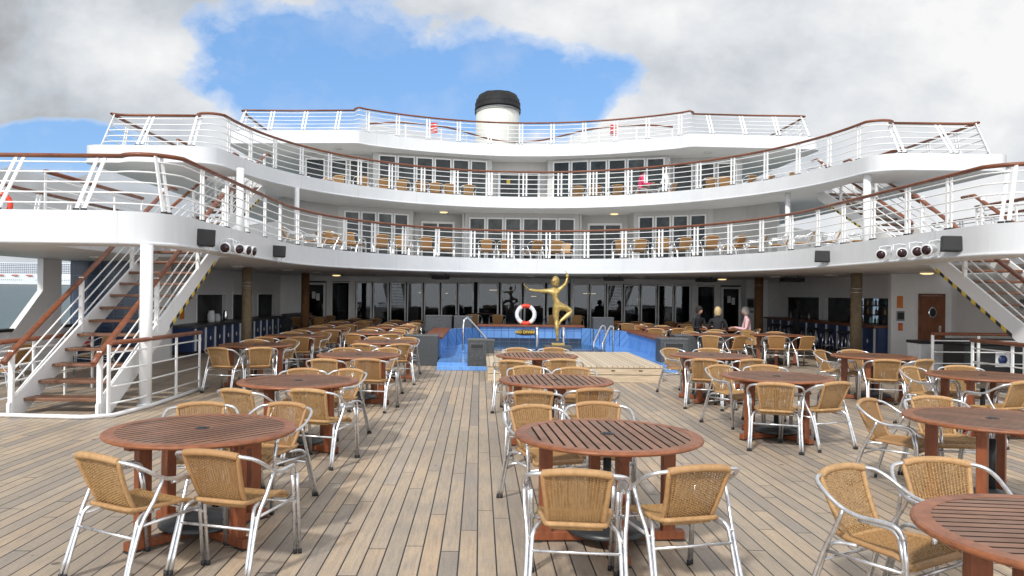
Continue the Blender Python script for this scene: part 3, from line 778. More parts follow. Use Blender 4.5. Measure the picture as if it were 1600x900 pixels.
railing('teak-topped railing on the far side of the left stairs', [(X0 - 8.1, 10.1, 0), (X0 - 8.2, 12.8, 0)], [(X0 - 8.1, 10.1, .9), (X0 - 8.2, 12.8, .9)], .9, 4, single=True)
railing('teak-topped railing in front of the black locker under the right stairs', [(X0 + 6.95, 14.75, 0), (X0 + 9.6, 14.75, 0)], [(X0 + 6.95, 14.75, .93), (X0 + 9.6, 14.75, .93)], .85, 4, single=True)

# ------------------------------------------------------------------ columns
def column(label, x, y, r, z0, z1, mat, collars=()):
    t = thing('column', label, 'column', (x, y, z0))
    b = MB(); b.lathe([(r, 0.0), (r, z1 - z0 - .002)], mat, n=20); b.build('shaft', t)
    b = MB(); b.lathe([(r + .03, 0), (r + .03, .03), (r + .002, .05)], 'white', n=20); b.build('base', t)
    for z in collars:
        b = MB(); b.lathe([(r + .006, z), (r + .012, z + .01), (r + .006, z + .02)], 'chrome', n=20); b.build('band', t)
column('white round steel column standing beside the left stairs', X0 - 6.42, 10.75, .085, 0, Z2B, 'white')
column('tan rope-wrapped column in front of the left bar', X0 - 8.0, 20.6, .13, 0, Z2B, 'rope', (1.75, 1.85))
column('brown rope-wrapped column at the back left near the lounge door', X0 - 7.8, 26.6, .14, 0, Z2B, 'rope_brown')
column('tan rope-wrapped column in front of the right bar', X0 + 8.15, 20.2, .14, 0, Z2B, 'rope', (1.75, 1.85))
column('brown rope-wrapped column at the back right between the tables and bar', X0 + 7.8, 26.3, .14, 0, Z2B, 'rope_brown', (2.0,))
for sg, side in ((-1, 'left'), (1, 'right')):
    column('slim white column beside the %s stairs of the lowest balcony' % side, X0 + sg * 7.55, 18.5, .09, Z2 - D2, Z3B, 'white')
    column('slim white column on the %s rear part of the lowest balcony' % side, X0 + sg * 7.0, 21.9, .07, Z2 - D2, Z3B, 'white')
# slanted white side frame and bulwark at the left ship side
t = thing('bulwark', 'low white bulwark with dark rail along the left ship side', 'bulwark', (X0 - 10.85, 2, 0))
b = MB(); b.box((-.06, 0, 0), (.06, 15.1, .8), 'white'); b.build('panel', t)
b = MB(); b.box((-.1, 0, .8), (.1, 15.1, .86), 'black', bev=.01); b.build('cap_rail', t)
t = thing('side_frame', 'white slanted steel frame holding up the balcony at the left ship side', 'frame', (X0 - 10.8, 15.3, 0))
b = MB(); vs = []
for x in (-.06, .06): vs += [(x, -1.5, 0), (x, 1.2, 0), (x, 1.2, 2.26), (x, .5, 2.26), (x, .5, 1.6)]
b.add(vs, [(0, 1, 2, 3, 4)[::-1], (5, 6, 7, 8, 9)] + [(i, (i + 1) % 5, (i + 1) % 5 + 5, i + 5) for i in range(5)], 'white'); b.build('plate', t)
t = thing('bulwark', 'low white bulwark with dark rail along the right ship side', 'bulwark', (X0 + 10.85, 2, 0))
b = MB(); b.box((-.04, 0, 0), (.06, 12.1, .8), 'white'); b.build('panel', t)
b = MB(); b.box((-.1, 0, .8), (.1, 12.1, .86), 'black', bev=.01); b.build('cap_rail', t)

# ------------------------------------------------------------------ bars
def counter(label, x, y0, y1, h, sg, topmat, xb):
    t = thing('bar_counter', label, 'bar', (x, y0, 0)); L = y1 - y0; xb -= x
    a, c = sorted((0, xb - sg * .02))
    b = MB(); b.box((a, 0, .08), (c, L, h - .06), 'bar_blue'); b.box((a + .04, 0.03, 0), (c - .02, L - .03, .08), 'black'); b.build('front_panel', t)
    a2, c2 = sorted((-sg * .12, xb - sg * .02)); b = MB(); b.box((a2, -.05, h - .058), (c2, L + .05, h), topmat, bev=.01); b.build('counter_top', t)
    n = round(L / .75)
    for k in range(n):
        y = L * k / n + .1; xs = sorted((-sg * .03, -sg * .002))
        b = MB(); b.box((xs[0], y, .1), (xs[1], y + .07, h - .08), 'frame'); b.build('pilaster', t)
        b = MB(); b.lathe([(.045, 0), (.03, .015)], 'ring_white', n=12, sy=1.); o = b.build('emblem', t, (-sg * .004, y + .42, h * .5)); o.rotation_euler = (0, -sg * PI / 2, 0); o.scale = (1.5, .8, 1)
    return t
counter('navy panelled bar counter with dark top along the left serving hatches', X0 - 8.95, 19.3, 28.0, .74, -1, 'granite', XL)
counter('navy panelled bar counter with red-brown wooden top on the right', X0 + 8.95, 20.65, 28.6, .87, 1, 'teak_rail', XR)
b = MB(); b.box((-.3, 0, 0), (.35, 2.2, .8), 'granite', bev=.01)
o = b.build('service_cabinet', None, (X0 - 8.7, 28.1, 0)); tag(o, 'dark grey cabinet at the far end of the left bar', 'cabinet')
# stools
def stool(x, y, label):
    t = thing('bar_stool', label, 'bar stool', (x, y, 0), 0, 'bar stools along the right bar')
    b = MB(); b.lathe([(.16, .62), (.18, .64), (.18, .67), (.15, .69)], 'black', n=16); b.build('seat', t)
    for k in range(4):
        a = PI / 4 + k * PI / 2; b = MB(); b.tube([(.11 * math.cos(a), .11 * math.sin(a), .62), (.19 * math.cos(a), .19 * math.sin(a), 0)], .014, 'chrome', 8); b.build('leg', t)
    b = MB(); b.tube([(.165 * math.cos(2 * PI * k / 16), .165 * math.sin(2 * PI * k / 16), .22) for k in range(16)], .01, 'chrome', 6, closed=True); b.build('footrest', t)
for i, y in enumerate((21.5, 22.5, 23.5, 24.5, 25.5, 26.5)):
    stool(X0 + 8.45, y, 'chrome-legged black bar stool, %s from the near end of the right bar' % ORD[i + 1])
# bottles and back shelves in the right bar
t = thing('back_bar_shelf', 'backlit shelving full of bottles behind the right bar', 'shelf', (XR + .86, 21.3, 0))
for k in range(3):
    b = MB(); b.box((-.26, 0, .8 + .28 * k), (0, 3.6, .83 + .28 * k), 'dark_red'); b.build('shelf', t)
for k in range(4):
    b = MB(); b.box((-.02, .08 + .9 * k, .85), (.0, .82 + .9 * k, 1.6), 'strip_cool'); b.build('backlit_panel', t)
for k in range(5):
    b = MB(); b.box((-.25, -.03 + .9 * k, .6), (-.0, .03 + .9 * k, 1.66), 'black'); b.build('divider', t)
bot = []
for i, m in enumerate(('g_green', 'g_brown', 'g_clear', 'g_amber')):
    b = MB(); b.lathe([(.032, 0), (.035, .01), (.035, .12), (.012, .17), (.012, .21), (.015, .215), (.013, .22)], m, n=10); bot.append(b)
names = ['green', 'brown', 'clear', 'amber']
protos = {}
for k in range(3):
    for j in range(18):
        i = random.randrange(4); p = (XR + .72 + random.uniform(-.03, .05), 21.42 + j * .195 + random.uniform(-.03, .03), .832 + .28 * k)
        lb = '%s glass bottle, %s from the near end of the %s back bar shelf' % (names[i], ORD[j + 1], ('bottom', 'middle', 'top')[k])
        if i not in protos: protos[i] = bot[i].build('bottle', None, p); o = protos[i]
        else: o = dup(protos[i], p)
        tag(o, lb, 'bottle', 'bottles behind the right bar')
for j in range(6):
    i = random.randrange(4)
    if i not in protos: protos[i] = bot[i].build('bottle'); o = protos[i]
    else: o = dup(protos[i])
    o.location = (XR - .3, 25.9 + j * .3, .872); tag(o, '%s bottle standing on the right bar counter, %s of six' % (names[i], ORD[j + 1]), 'bottle', 'bottles on the right bar counter')
# coffee things in the left hatch
for j, (y, r, h) in enumerate(((21.8, .11, .32), (22.3, .09, .22), (23.0, .07, .3), (25.0, .1, .25))):
    t = thing('coffee_pot', ['large white urn in the nearest left serving hatch', 'white jug with spout in the nearest left serving hatch', 'tall steel flask in the nearest left serving hatch', 'steel pot in the second left serving hatch'][j], 'jug', (XL + .28, y, .742))
    b = MB(); b.lathe([(r * .8, 0), (r, .05), (r, h * .6), (r * .7, h * .9), (r * .72, h)], ('ring_white', 'ring_white', 'chrome', 'chrome')[j], n=14); b.build('pot_body', t)
    b = MB(); b.tube([(0, r, h * .3), (0, r + .08, h * .4), (0, r + .07, h * .7), (0, r * .9, h * .75)], .012, 'black', 6); b.build('handle', t)
# black locker and white bin under the right stairs
t = thing('storage_locker', 'black storage locker with white recycling emblem under the right stairs', 'locker', (X0 + 8.5, 15.4, 0))
b = MB(); b.box((-.75, -.35, 0), (.75, .35, .72), 'black', bev=.02); b.build('body', t)
b = MB(); b.box((-.78, -.38, .72), (.78, .38, .82), 'black', bev=.02); b.build('lid', t)
b = MB(); b.box((-.14, -.358, .3), (.14, -.352, .58), 'ring_white'); e = b.build('emblem', t)
b = MB(); b.lathe([(.09, 0), (.09, .004)], 'bar_blue', n=20); e2 = b.build('symbol', e, (0, -.36, .44)); e2.rotation_euler = (PI / 2, 0, 0)
t = thing('litter_bin', 'white plastic litter bin with dark lid beside the wooden door', 'bin', (X0 + 7.9, 16.6, 0))
b = MB(); b.box((-.27, -.25, 0), (.27, .25, .66), 'ring_white', bev=.02); b.build('body', t)
b = MB(); b.box((-.29, -.27, .66), (.29, .27, .72), 'black', bev=.015); b.build('lid', t)
t = thing('fire_box', 'small red fire hose box by the left bulwark behind the stairs', 'fire box', (X0 - 10.35, 16.6, .4))
b = MB(); b.box((-.14, -.1, 0), (.14, .1, .4), 'red', bev=.02); b.build('box_body', t)
b = MB(); b.tube([(.12, -.11, .3), (.12, -.12, .2)], .012, 'chrome'); b.build('handle', t)

# ------------------------------------------------------------------ fittings on the fascia and ceilings
def speaker(label, x, y, z, w, h, rz, tilt=-0.06):
    t = thing('loudspeaker', label, 'loudspeaker', (x, y, z), rz)
    b = MB(); b.box((-w / 2, -.05, -h / 2), (w / 2, .1, h / 2), 'black', bev=.012); o = b.build('cabinet', t); o.rotation_euler = (tilt, .04, 0)
    b = MB(); b.box((-w / 2 + .02, -.058, -h / 2 + .02), (w / 2 - .02, -.052, h / 2 - .02), 'rubber'); o = b.build('grille', t); o.rotation_euler = (tilt, .04, 0)
    b = MB(); b.beam((0, .08, 0), (0, .3, .05), .05, .05, 'white'); b.tube([(w * .3, .1, -h / 2), (w * .32, .16, -h / 2 - .1), (w * .1, .2, -h / 2 - .12), (0, .25, -.1)], .008, 'ring_white', 5); b.build('bracket', t)
speaker('large black loudspeaker on the left balcony edge beside the spotlights', XUP - 5.86, 11.95, 2.46, .40, .26, math.radians(30))
speaker('large black loudspeaker on the right balcony edge beside the spotlights', XUP + 5.86, 11.9, 2.48, .42, .24, math.radians(-22))
speaker('small black loudspeaker on the left balcony edge', XUP - 5.80, 16.3, 2.48, .28, .24, math.radians(25))
speaker('small black loudspeaker on the right balcony edge', XUP + 5.80, 16.4, 2.50, .33, .24, math.radians(-22))
def spot(label, x, y, z, rz, pitch, grp):
    t = thing('spotlight', label, 'spotlight', (x, y, z), rz, grp)
    b = MB(); b.lathe([(.055, 0), (.075, .03), (.085, .18), (.095, .185), (.095, .215), (.078, .216)], 'ring_white', n=18)
    o = b.build('housing', t); o.rotation_euler = (pitch, 0, 0)
    b = MB(); b.lathe([(.076, .2), (.076, .219)], 'lens', n=18); b.build('lens', o)
    b = MB(); b.tube([(-.1, 0, .0), (-.1, .05, .12), (0, .1, .14), (.1, .05, .12), (.1, 0, .0)], .01, 'ring_white', 6); b.build('yoke', t)
for i in range(4):
    spot('white spotlight on the left balcony edge, %s from the black loudspeaker' % ORD[i + 1], XUP - 5.78, 12.9 + i * .3, 2.38, math.radians((10, 50, 75, 80)[i]), math.radians(100), 'white spotlights on the left balcony edge')
    spot('white spotlight on the right balcony edge, %s from the black loudspeaker' % ORD[i + 1], XUP + 5.80, 12.4 + i * .5, 2.44, math.radians((-60, -25, -20, -45)[i]), math.radians(100), 'white spotlights on the right balcony edge')
for i, (u, y) in enumerate(((-3.1, 26.2), (2.7, 25.6), (5.9, 26), (8.0, 24.0))):
    t = thing('ceiling_heater', 'flat black box hanging under the balcony, %s from the left' % ORD[i + 1], 'ceiling box', (X0 + u, y, Z2B - .17), 0, 'black boxes under the balcony')
    b = MB(); b.box((-.3, -.25, 0), (.3, .25, .12), 'black', bev=.015); b.build('casing', t)
    b = MB(); b.box((-.2, -.02, .12), (-.16, .02, .168), 'grey_panel'); b.box((.16, -.02, .12), (.2, .02, .168), 'grey_panel'); b.build('hanger', t)
def clamp(label, x, y, z, lit):
    t = thing('ceiling_lamp', label, 'ceiling lamp', (x, y, z - .002))
    b = MB(); b.lathe([(.1, -.05), (.15, -.03), (.16, 0)], 'lamp' if lit else 'lamp_dim', n=18); b.build('lens', t)
    b = MB(); b.lathe([(.17, -.02), (.175, -.001)], 'white', n=18); b.build('housing', t)
k = 0
for i, (u, y, lit) in enumerate(((-7.9, 19.5, 0), (-7.4, 22.5, 0), (-7.1, 25, 0), (-7.1, 28.6, 1), (-5.5, 27.5, 0), (7.2, 28.4, 1), (7.5, 24, 0), (8.3, 22, 0), (9.3, 19.0, 1), (9.6, 12.0, 0), (-9.6, 12.1, 0), (-9.1, 14.8, 0), (3.9, 27, 0), (0, 27, 0))):
    clamp('round %s ceiling lamp under the lowest balcony, %s' % ('glowing' if lit else 'unlit', ['above the left bar near end', 'above the left bar middle', 'above the left bar far end', 'by the left lounge door', 'left of the lounge windows', 'by the right lounge door', 'above the right tables', 'by the right bar', 'over the wooden door', 'over the right stairs', 'near the left ship side', 'by the navy tiled wall', 'right of the statue', 'above the pool'][i]), X0 + u, y, Z2B, lit)
clamp('small glowing lamp above the left door of the lowest balcony', X0 - 3.1, 27.9, Z3B, 1)
clamp('small glowing lamp above the right door of the lowest balcony', X0 + 3.1, 27.9, Z3B, 1)
clamp('unlit lamp above the left end of the middle balcony', X0 - 7.0, 28.3, Z4B, 0)
clamp('unlit lamp above the right end of the middle balcony', X0 + 6.6, 28.3, Z4B, 0)

# ------------------------------------------------------------------ funnel
t = thing('funnel', 'white tapered ship funnel with a rounded black top', 'funnel', (X0 + .1, 90, 5))
b = MB(); b.lathe([(2.95, 0), (2.85, 7), (2.56, 15.4), (2.5, 18.3)], 'funnel', n=36, sy=1.4); b.build('stack', t)
b = MB(); b.lathe([(2.5, 17.9), (2.7, 17.95), (2.7, 18.15), (2.6, 18.2), (2.66, 18.6), (2.66, 18.75), (2.55, 18.8), (2.55, 19.15), (2.42, 19.2), (2.3, 19.6), (2.05, 19.65), (1.7, 19.85), (1.2, 19.9)], 'funnel_black', n=36, sy=1.4); b.build('cap', t)
for x in (-.78, .78):
    b = MB(); b.lathe([(.45, 19.9), (.45, 20.05), (.75, 20.07), (.75, 20.22), (.5, 20.24)], 'funnel_black', (x, 0, 0), 16); b.build('exhaust_pipe', t)
b = MB(); b.tube([(2.65 * math.cos(k * PI / 18), 3.7 * math.sin(k * PI / 18), 17.75) for k in range(36)], .06, 'grey_panel', 6, closed=True); b.build('band', t)
b = MB(); b.box((1.05, -3.9, 2), (1.13, -3.8, 15.5), 'white'); b.build('ladder_rail', t)
# far cruise ship
t = thing('far_cruise_ship', 'large white cruise ship with rows of balconies out on the water', 'ship', (-1010, 1500, seaz(1500)))
b = MB(); b.box((-180, 0, 0), (290, 28, 15), 'ship_white'); b.box((-180, -.4, 0), (290, -.01, 1.2), 'black'); b.build('hull', t)
b = MB(); b.box((-180, 3, 15), (250, 26, 44), 'ship_white'); b.build('superstructure', t)
for k in range(6):
    b = MB(); z = 23 + k * 3.4
    for j in range(96): b.box((-150 + j * 4.1, 2.6, z), (-150 + j * 4.1 + 2.9, 2.99, z + 1.9), 'ship_window')
    b.build('balcony_row', t)
b = MB()
for j in range(110):
    if j % 26 < 20: b.box((-170 + j * 4, -.3, 9), (-170 + j * 4 + 1.5, -.02, 10.5), 'ship_window')
b.build('porthole_row', t)
for j in range(12):
    b = MB(); x = -150 + j * 28
    b.lathe([(.3, 0), (1.6, .9), (1.8, 2.3), (1.2, 3.6), (.2, 3.9)], 'boat', n=14); o = b.build('lifeboat', t, (x, -.5 - .5, 16.5)); o.scale = (4.2, .8, 1)

# ------------------------------------------------------------------ pool
XP0, XP1 = X0 - 2.65, X0 + 2.45        # inner faces of the side benches
pool = thing('swimming_pool', 'blue tiled ship swimming pool behind the wooden stage', 'pool', (X0, 20, 0))
O = Vector((X0, 20, 0))
b = MB(); A = X0 - .0
def pb(lo, hi, mat, bb, bev=0): bb.box((lo[0] - X0, lo[1] - 20, lo[2]), (hi[0] - X0, hi[1] - 20, hi[2]), mat, bev=bev)
# tiled terrace in four pieces around the basin
bx0, bx1, by0, by1 = X0 - 1.9, X0 + 1.55, 18.6, 23.5
pb((XP0, 16.4, .004), (XP1, by0, .15), 'tile', b); pb((XP0, by0, .004), (bx0, 23.9, .15), 'tile', b); pb((bx1, by0, .004), (XP1, 23.9, .15), 'tile', b)
b.build('tiled_terrace', pool)
b = MB(); pb((XP0, 16.25, .004), (XP1, 16.395, .09), 'tile', b); b.build('lower_step', pool)
b = MB(); pb((bx0, by0, -.3), (bx1, by1, .11), 'water', b); b.build('water', pool)
b = MB()
for z in (.0,): pass
vs = [(XP0, 19.4), (XP0, 21.2), (X0 - 1.75, 23.75), (X0 + 1.35, 23.75), (XP1, 21.2), (XP1, 19.4)]
b.add([(x - X0, y - 20, z) for x, y in ((X0 - 1.75, 23.5), (X0 + 1.35, 23.5), (X0 + 1.35, 23.85), (X0 - 1.75, 23.85)) for z in (.1, .62)], [(0, 2, 3, 1), (6, 0, 1, 7), (2, 4, 5, 3), (4, 6, 7, 5), (1, 3, 5, 7)], 'tile_grid')
b.build('back_wall', pool)
b = MB(); b.box((-1.9, 3.47, .1), (1.5, 3.497, .27), 'tile_navy'); b.build('waterline_band', pool)
for sg in (-1, 1):
    xw = XP0 if sg < 0 else XP1; xc = X0 - 1.75 if sg < 0 else X0 + 1.35
    b = MB(); q = [(xc, 23.5), (xw, 21.6), (xw, 22.2), (xc, 23.85)]
    b.add([(x - X0, y - 20, z) for x, y in q for z in (.1, .60)], [(0, 2, 3, 1), (2, 4, 5, 3), (4, 6, 7, 5), (6, 0, 1, 7), (1, 3, 5, 7)], 'tile_grid'); b.build('corner_wall', pool)
    b = MB(); q2 = [(xw, 17.9), (xw + sg * .35, 17.9), (xw + sg * .35, 22.3), (xw, 22.3)]
    b.add([(x - X0, y - 20, z) for x, y in q2 for z in (.0, .56)], [(0, 2, 3, 1), (2, 4, 5, 3), (4, 6, 7, 5), (6, 0, 1, 7), (1, 3, 5, 7)], 'tile'); b.build('side_wall', pool)
    b = MB(); a, c = sorted((xw - sg * .05, xw + sg * .42)); pb((a, 17.85, .563), (c, 22.4, .62), 'teak_rail', b, .01); b.build('bench_top', pool)
b = MB(); pb((X0 - 1.85, 23.42, .622), (X0 + 1.45, 23.95, .68), 'teak_rail', b, .01); b.build('coaming', pool)
for k, (z, w) in enumerate(((.13, .02), (.2, .015))):
    b = MB(); b.tube([(bx0 - X0, 18.8 + k * 1.8 - 20, .13), (bx1 - X0, 18.8 + k * 1.8 - 20, .13)], .018, 'chrome', 6); b.build('lane_line', pool)
wbox2 = MB(); wbox2.box((X0 - 2.2, 24.1, 0), (X0 + 2.4, 30.9, .18), 'wall_grey'); o = wbox2.build('raised_platform'); tag(o, 'low raised floor between the pool and the lounge windows', 'platform')
# handrails
def tubeobj(name, label, cat, pts, r, loc, mat='chrome', grp=None):
    t = thing(name, label, cat, loc, 0, grp)
    for i, p in enumerate(pts):
        b = MB(); b.tube(spline(p, 5), r, mat, 10); b.build('rail', t)
    return t
tubeobj('pool_handrail', 'single bent chrome handrail left of the pool', 'handrail', [[(0, 0, 0), (0, 0, .72), (.06, .05, .85), (.14, .0, .84), (.6, -.8, .35), (.62, -.82, .15)]], .026, (X0 - 2.15, 18.9, .15))
tubeobj('pool_handrail', 'pair of bent chrome handrails right of the pool', 'handrail', [[(0, 0, 0), (0, 0, .3), (.04, .1, .36), (.3, .8, .66), (.38, .9, .68), (.42, .92, .6), (.42, .92, 0)], [(.16, -.3, 0), (.16, -.3, .3), (.2, -.2, .36), (.46, .5, .66), (.54, .6, .68), (.58, .62, .6), (.58, .62, 0)]], .024, (X0 + 1.02, 18.6, .15))
t = thing('statue_plinth', 'grey granite plinth with bronze top at the pool edge', 'plinth', (X0 + .1, 18.2, 0))
b = MB(); b.box((-.32, -.2, 0.0), (.32, .2, .42), 'granite', bev=.01); b.build('block', t)
b = MB(); b.box((-.14, -.12, .42), (.16, .12, .475), 'gold', bev=.01); b.build('bronze_plate', t)
tubeobj('pool_ladder', 'pair of upright steel ladder posts either side of the statue plinth', 'pool ladder', [[(-.36, 0, 0), (-.36, 0, .72), (-.36, .06, .78), (-.36, .3, .6)], [(.28, 0, 0), (.28, 0, .72), (.28, .06, .78), (.28, .3, .6)]], .04, (X0, 18.6, 0))
# no diving plaque
t = thing('no_diving_sign', 'oval wooden plaque reading NO DIVING in gold letters on the blue pool wall', 'sign', (X0 - .33, 23.49, .46))
b = MB(); b.lathe([(.33, 0), (.33, .02), (.30, .025)], 'dark_red', n=28, sy=.26); o = b.build('plaque', t); o.rotation_euler = (PI / 2, 0, 0)
cu = bpy.data.curves.new('no_diving_text', 'FONT'); cu.body = 'NO DIVING'; cu.size = .115; cu.align_x = 'CENTER'; cu.align_y = 'CENTER'; cu.extrude = .004; cu.offset = .003; cu.space_character = 1.1
to = bpy.data.objects.new('tmp', cu); COL.objects.link(to); bpy.context.view_layer.update()
me = bpy.data.meshes.new_from_object(to.evaluated_get(bpy.context.evaluated_depsgraph_get())); bpy.data.objects.remove(to)
me.materials.clear(); me.materials.append(M['yellow'])
o = bpy.data.objects.new('lettering', me); COL.objects.link(o); o.parent = t; o.location = (0, -.03, 0); o.rotation_euler = (PI / 2, 0, 0)
# life rings
def ring(label, x, y, z, R=.37, rz=0):
    t = thing('life_ring', label, 'life ring', (x, y, z), rz); r = R * .24
    for i in range(8):
        b = MB(); w = 30 if i % 2 == 0 else 60
        a0 = 90 - 0 + (i // 2) * 90 - 15 if i % 2 == 0 else 90 + (i // 2) * 90 + 15
        if i % 2 == 0: a0, a1 = (i // 2) * 90 + 90 - 28, (i // 2) * 90 + 90 + 28
        else: a0, a1 = (i // 2) * 90 + 90 + 28, (i // 2) * 90 + 180 - 28
        orange = i in (0, 4)
        pts = [(R * math.cos(math.radians(a0 + (a1 - a0) * k / 8)), 0, R * math.sin(math.radians(a0 + (a1 - a0) * k / 8))) for k in range(9)]
        b.tube(pts, r, 'orange' if orange else 'ring_white', 12); b.build('orange_band' if orange else 'ring_section', t)
    return t
ring('white and orange life ring propped up behind the pool', X0 - .33, 23.7, .99, .27)
t = ring('orange life ring hanging on the railing of the lowest balcony at far left', -8.9, 14.2, 3.18, .2)
for c in t.children:
    c.data.materials[0] = M['orange']
t['label'] = 'orange life ring hanging on the railing of the lowest balcony at far left'

# granite bollard bins
def gblock(label, x, y, w, d, h, vent=True):
    t = thing('granite_block', label, 'block', (x, y, 0))
    b = MB(); b.box((-w / 2, -d / 2, 0), (w / 2, d / 2, h - .03), 'granite', bev=.008); b.build('body', t)
    b = MB(); b.box((-w / 2 - .01, -d / 2 - .01, h - .028), (w / 2 + .01, d / 2 + .01, h), 'granite_top', bev=.006); b.build('cap', t)
    if vent:
        b = MB(); b.box((-w * .36, -d / 2 - .012, h * .70), (w * .36, -d / 2 - .002, h * .86), 'granite_top'); b.build('vent_frame', t)
        b = MB(); b.box((-w * .32, -d / 2 - .02, h * .72), (w * .32, -d / 2 - .013, h * .84), 'black'); b.build('vent', t)
gblock('dark granite block with black vent at the front left corner of the stage', -.05, 16.5, .40, .45, .66)
gblock('dark granite block half hidden behind the one at the stage corner', .12, 17.3, .42, .4, .6, False)
gblock('dark granite block at the near end of the left pool bench', X0 - 2.93, 17.5, .5, .6, .68, False)
gblock('low dark granite block with vent beside the left chairs', X0 - 3.3, 17.9, .4, .4, .66)
gblock('dark granite block with vent at the near end of the right pool bench', X0 + 2.55, 17.2, .6, .5, .68)
gblock('dark granite block right of the right pool bench', X0 + 3.15, 18.4, .55, .5, .70, False)
gblock('dark granite block with vent behind the right front tables', X0 + 3.75, 18.1, .62, .5, .68)
gblock('dark granite block at the left rear corner of the pool', X0 - 2.25, 23.3, .55, .5, .95, False)
gblock('dark granite block at the right rear corner of the pool', X0 + 1.95, 23.2, .62, .5, .95, False)
gblock('dark granite cabinet at the far end of the left pool bench', X0 - 3.0, 23.6, .8, .6, .95, False)
# stage
t = thing('stage', 'low platform of pale planks in front of the pool', 'stage', (0, 0, 0))
t.location = (1.8, 16.15, 0)
b = MB(); b.box((-1.66, -1.75, .268), (1.66, 1.78, .3), 'stage'); b.build('platform_top', t)
b = MB(); b.box((-1.64, -1.73, .0), (1.64, -1.70, .125), 'stage_side'); b.box((-1.64, -1.73, .137), (1.64, -1.70, .266), 'stage_side')
b.box((1.61, -1.70, 0), (1.64, 1.75, .266), 'stage_side'); b.box((-1.64, -1.70, 0), (-1.61, 1.75, .266), 'stage_side'); b.build('side_boards', t)
for k in range(6):
    b = MB(); b.box((-1.4 + k * .52, -1.735, .20), (-1.33 + k * .52, -1.731, .22), 'black'); b.build('bolt_slot', t)

# ------------------------------------------------------------------ chairs
def back_surf(s, t_):
    w = .142 + .036 * t_
    y = -.185 - .108 * t_ + .012 * s * s + .03 * (1 - t_) ** 3
    z = .405 + .300 * t_ + .020 * (1 - s * s) * t_
    return Vector((s * w, y, z))
def seat_surf(s, t_):                # t 0 rear .. 1 front
    w = .152 + .048 * min(1, t_ * 1.5)
    y = -.20 + .42 * t_
    z = .412 - .016 * math.sin(PI * t_) * (1 - s * s) - (.035 * max(0, t_ - .85) / .15)
    if t_ < .12: z += .012 * (1 - t_ / .12)
    return Vector((s * w, y, z))
def weave(surf, nx, ny, mat, amp=.0035, rv=.0052, rh=.0036, closed_band=None):
    b = MB(); e = .002
    def nrm(s, t_):
        a = surf(min(1, s + .01), t_) - surf(max(-1, s - .01), t_); c = surf(s, min(1, t_ + .01)) - surf(s, max(0, t_ - .01))
        return a.cross(c).normalized()
    for i in range(nx):
        s_ = -.93 + 1.86 * i / (nx - 1)
        pts = []
        for j in range(ny // 2 + 1):
            t_ = j / (ny // 2); pts.append(surf(s_, t_) + nrm(s_, t_) * amp * .5 * (1 if (i + j) % 2 else -1))
        b.tube(pts, rv, mat, 4, cap=False, sx=1.15, sy=.7)
    for j in range(ny):
        t_ = .02 + .96 * j / (ny - 1); pts = []
        if closed_band and closed_band(j): continue
        for i in range(nx * 2 + 1):
            s_ = -.96 + 1.92 * i / (nx * 2)
            pts.append(surf(s_, t_) + nrm(s_, t_) * amp * math.sin(PI * (i / 2 + j)) * 1.2)
        b.tube(pts, rh, mat, 4, cap=False)
    return b
def rimtube(b, surf, top=True, bottom=True, r=.014, mat='wicker_rim'):
    side = [surf(-1, t / 10) for t in range(11)]; side2 = [surf(1, t / 10) for t in range(10, -1, -1)]
    tp = [surf(-1 + 2 * k / 12, 1) for k in range(1, 12)]
    bt = [surf(1 - 2 * k / 12, 0) for k in range(1, 12)]
    b.tube(side + tp + side2 + bt, r, mat, 8, closed=True)
def chair_frame(parent, seg=8, detail=True):
    R = .0116
    for sgn in (-1, 1): pass
    half = [(.0, -.300, .724), (.10, -.296, .719), (.165, -.280, .708), (.215, -.268, .702), (.255, -.240, .688), (.278, -.185, .655), (.284, -.115, .612), (.281, -.045, .582), (.279, .03, .572), (.276, .11, .575), (.272, .17, .572), (.268, .21, .55), (.266, .225, .515)]
    L = [(-x, y, z) for x, y, z in reversed(half[1:])] + half
    b = MB(); b.tube(spline(L, 3 if detail else 1), R, 'alu', seg)
    for s_ in (-1, 1):
        b.tube(spline([(s_ * .265, .0, .552), (s_ * .262, .1, .553), (s_ * .256, .165, .548), (s_ * .250, .195, .505)], 3), R * .9, 'alu', seg)
    b.build('arm_rail', parent)
    for s_ in (-1, 1):
        b = MB()
        b.tube([(s_ * .266, .225, .516), (s_ * .264, .235, .42), (s_ * .268, .265, .015)], R, 'alu', seg)
        b.tube([(s_ * .250, .195, .506), (s_ * .248, .212, .42), (s_ * .244, .250, .015)], R, 'alu', seg)
        if detail: b.tube([(s_ * .268, .265, .03), (s_ * .268, .266, 0)], R * 1.15, 'rubber', seg); b.tube([(s_ * .244, .250, .03), (s_ * .244, .251, 0)], R * 1.15, 'rubber', seg)
        b.build('leg', parent)
        b = MB()
        b.tube(spline([(s_ * .281, -.075, .585), (s_ * .272, -.13, .47), (s_ * .256, -.205, .33), (s_ * .268, -.31, .015)], 3), R, 'alu', seg)
        b.tube(spline([(s_ * .18, -.06, .395), (s_ * .208, -.15, .392), (s_ * .224, -.19, .37), (s_ * .231, -.215, .31), (s_ * .243, -.300, .015)], 3), R, 'alu', seg)
        if detail: b.tube([(s_ * .268, -.306, .03), (s_ * .268, -.311, 0)], R * 1.15, 'rubber', seg); b.tube([(s_ * .243, -.297, .03), (s_ * .243, -.301, 0)], R * 1.15, 'rubber', seg)
        b.build('leg', parent)
    b = MB(); b.tube([(-.232, -.225, .285), (.232, -.225, .285)], .009, 'alu', seg); b.tube([(-.26, .23, .33), (.26, .23, .33)], .009, 'alu', seg)
    for s_ in (-1, 1): b.tube([(s_ * .245, -.21, .345), (s_ * .258, .215, .36)], .009, 'alu', seg)
    b.build('stretcher', parent)
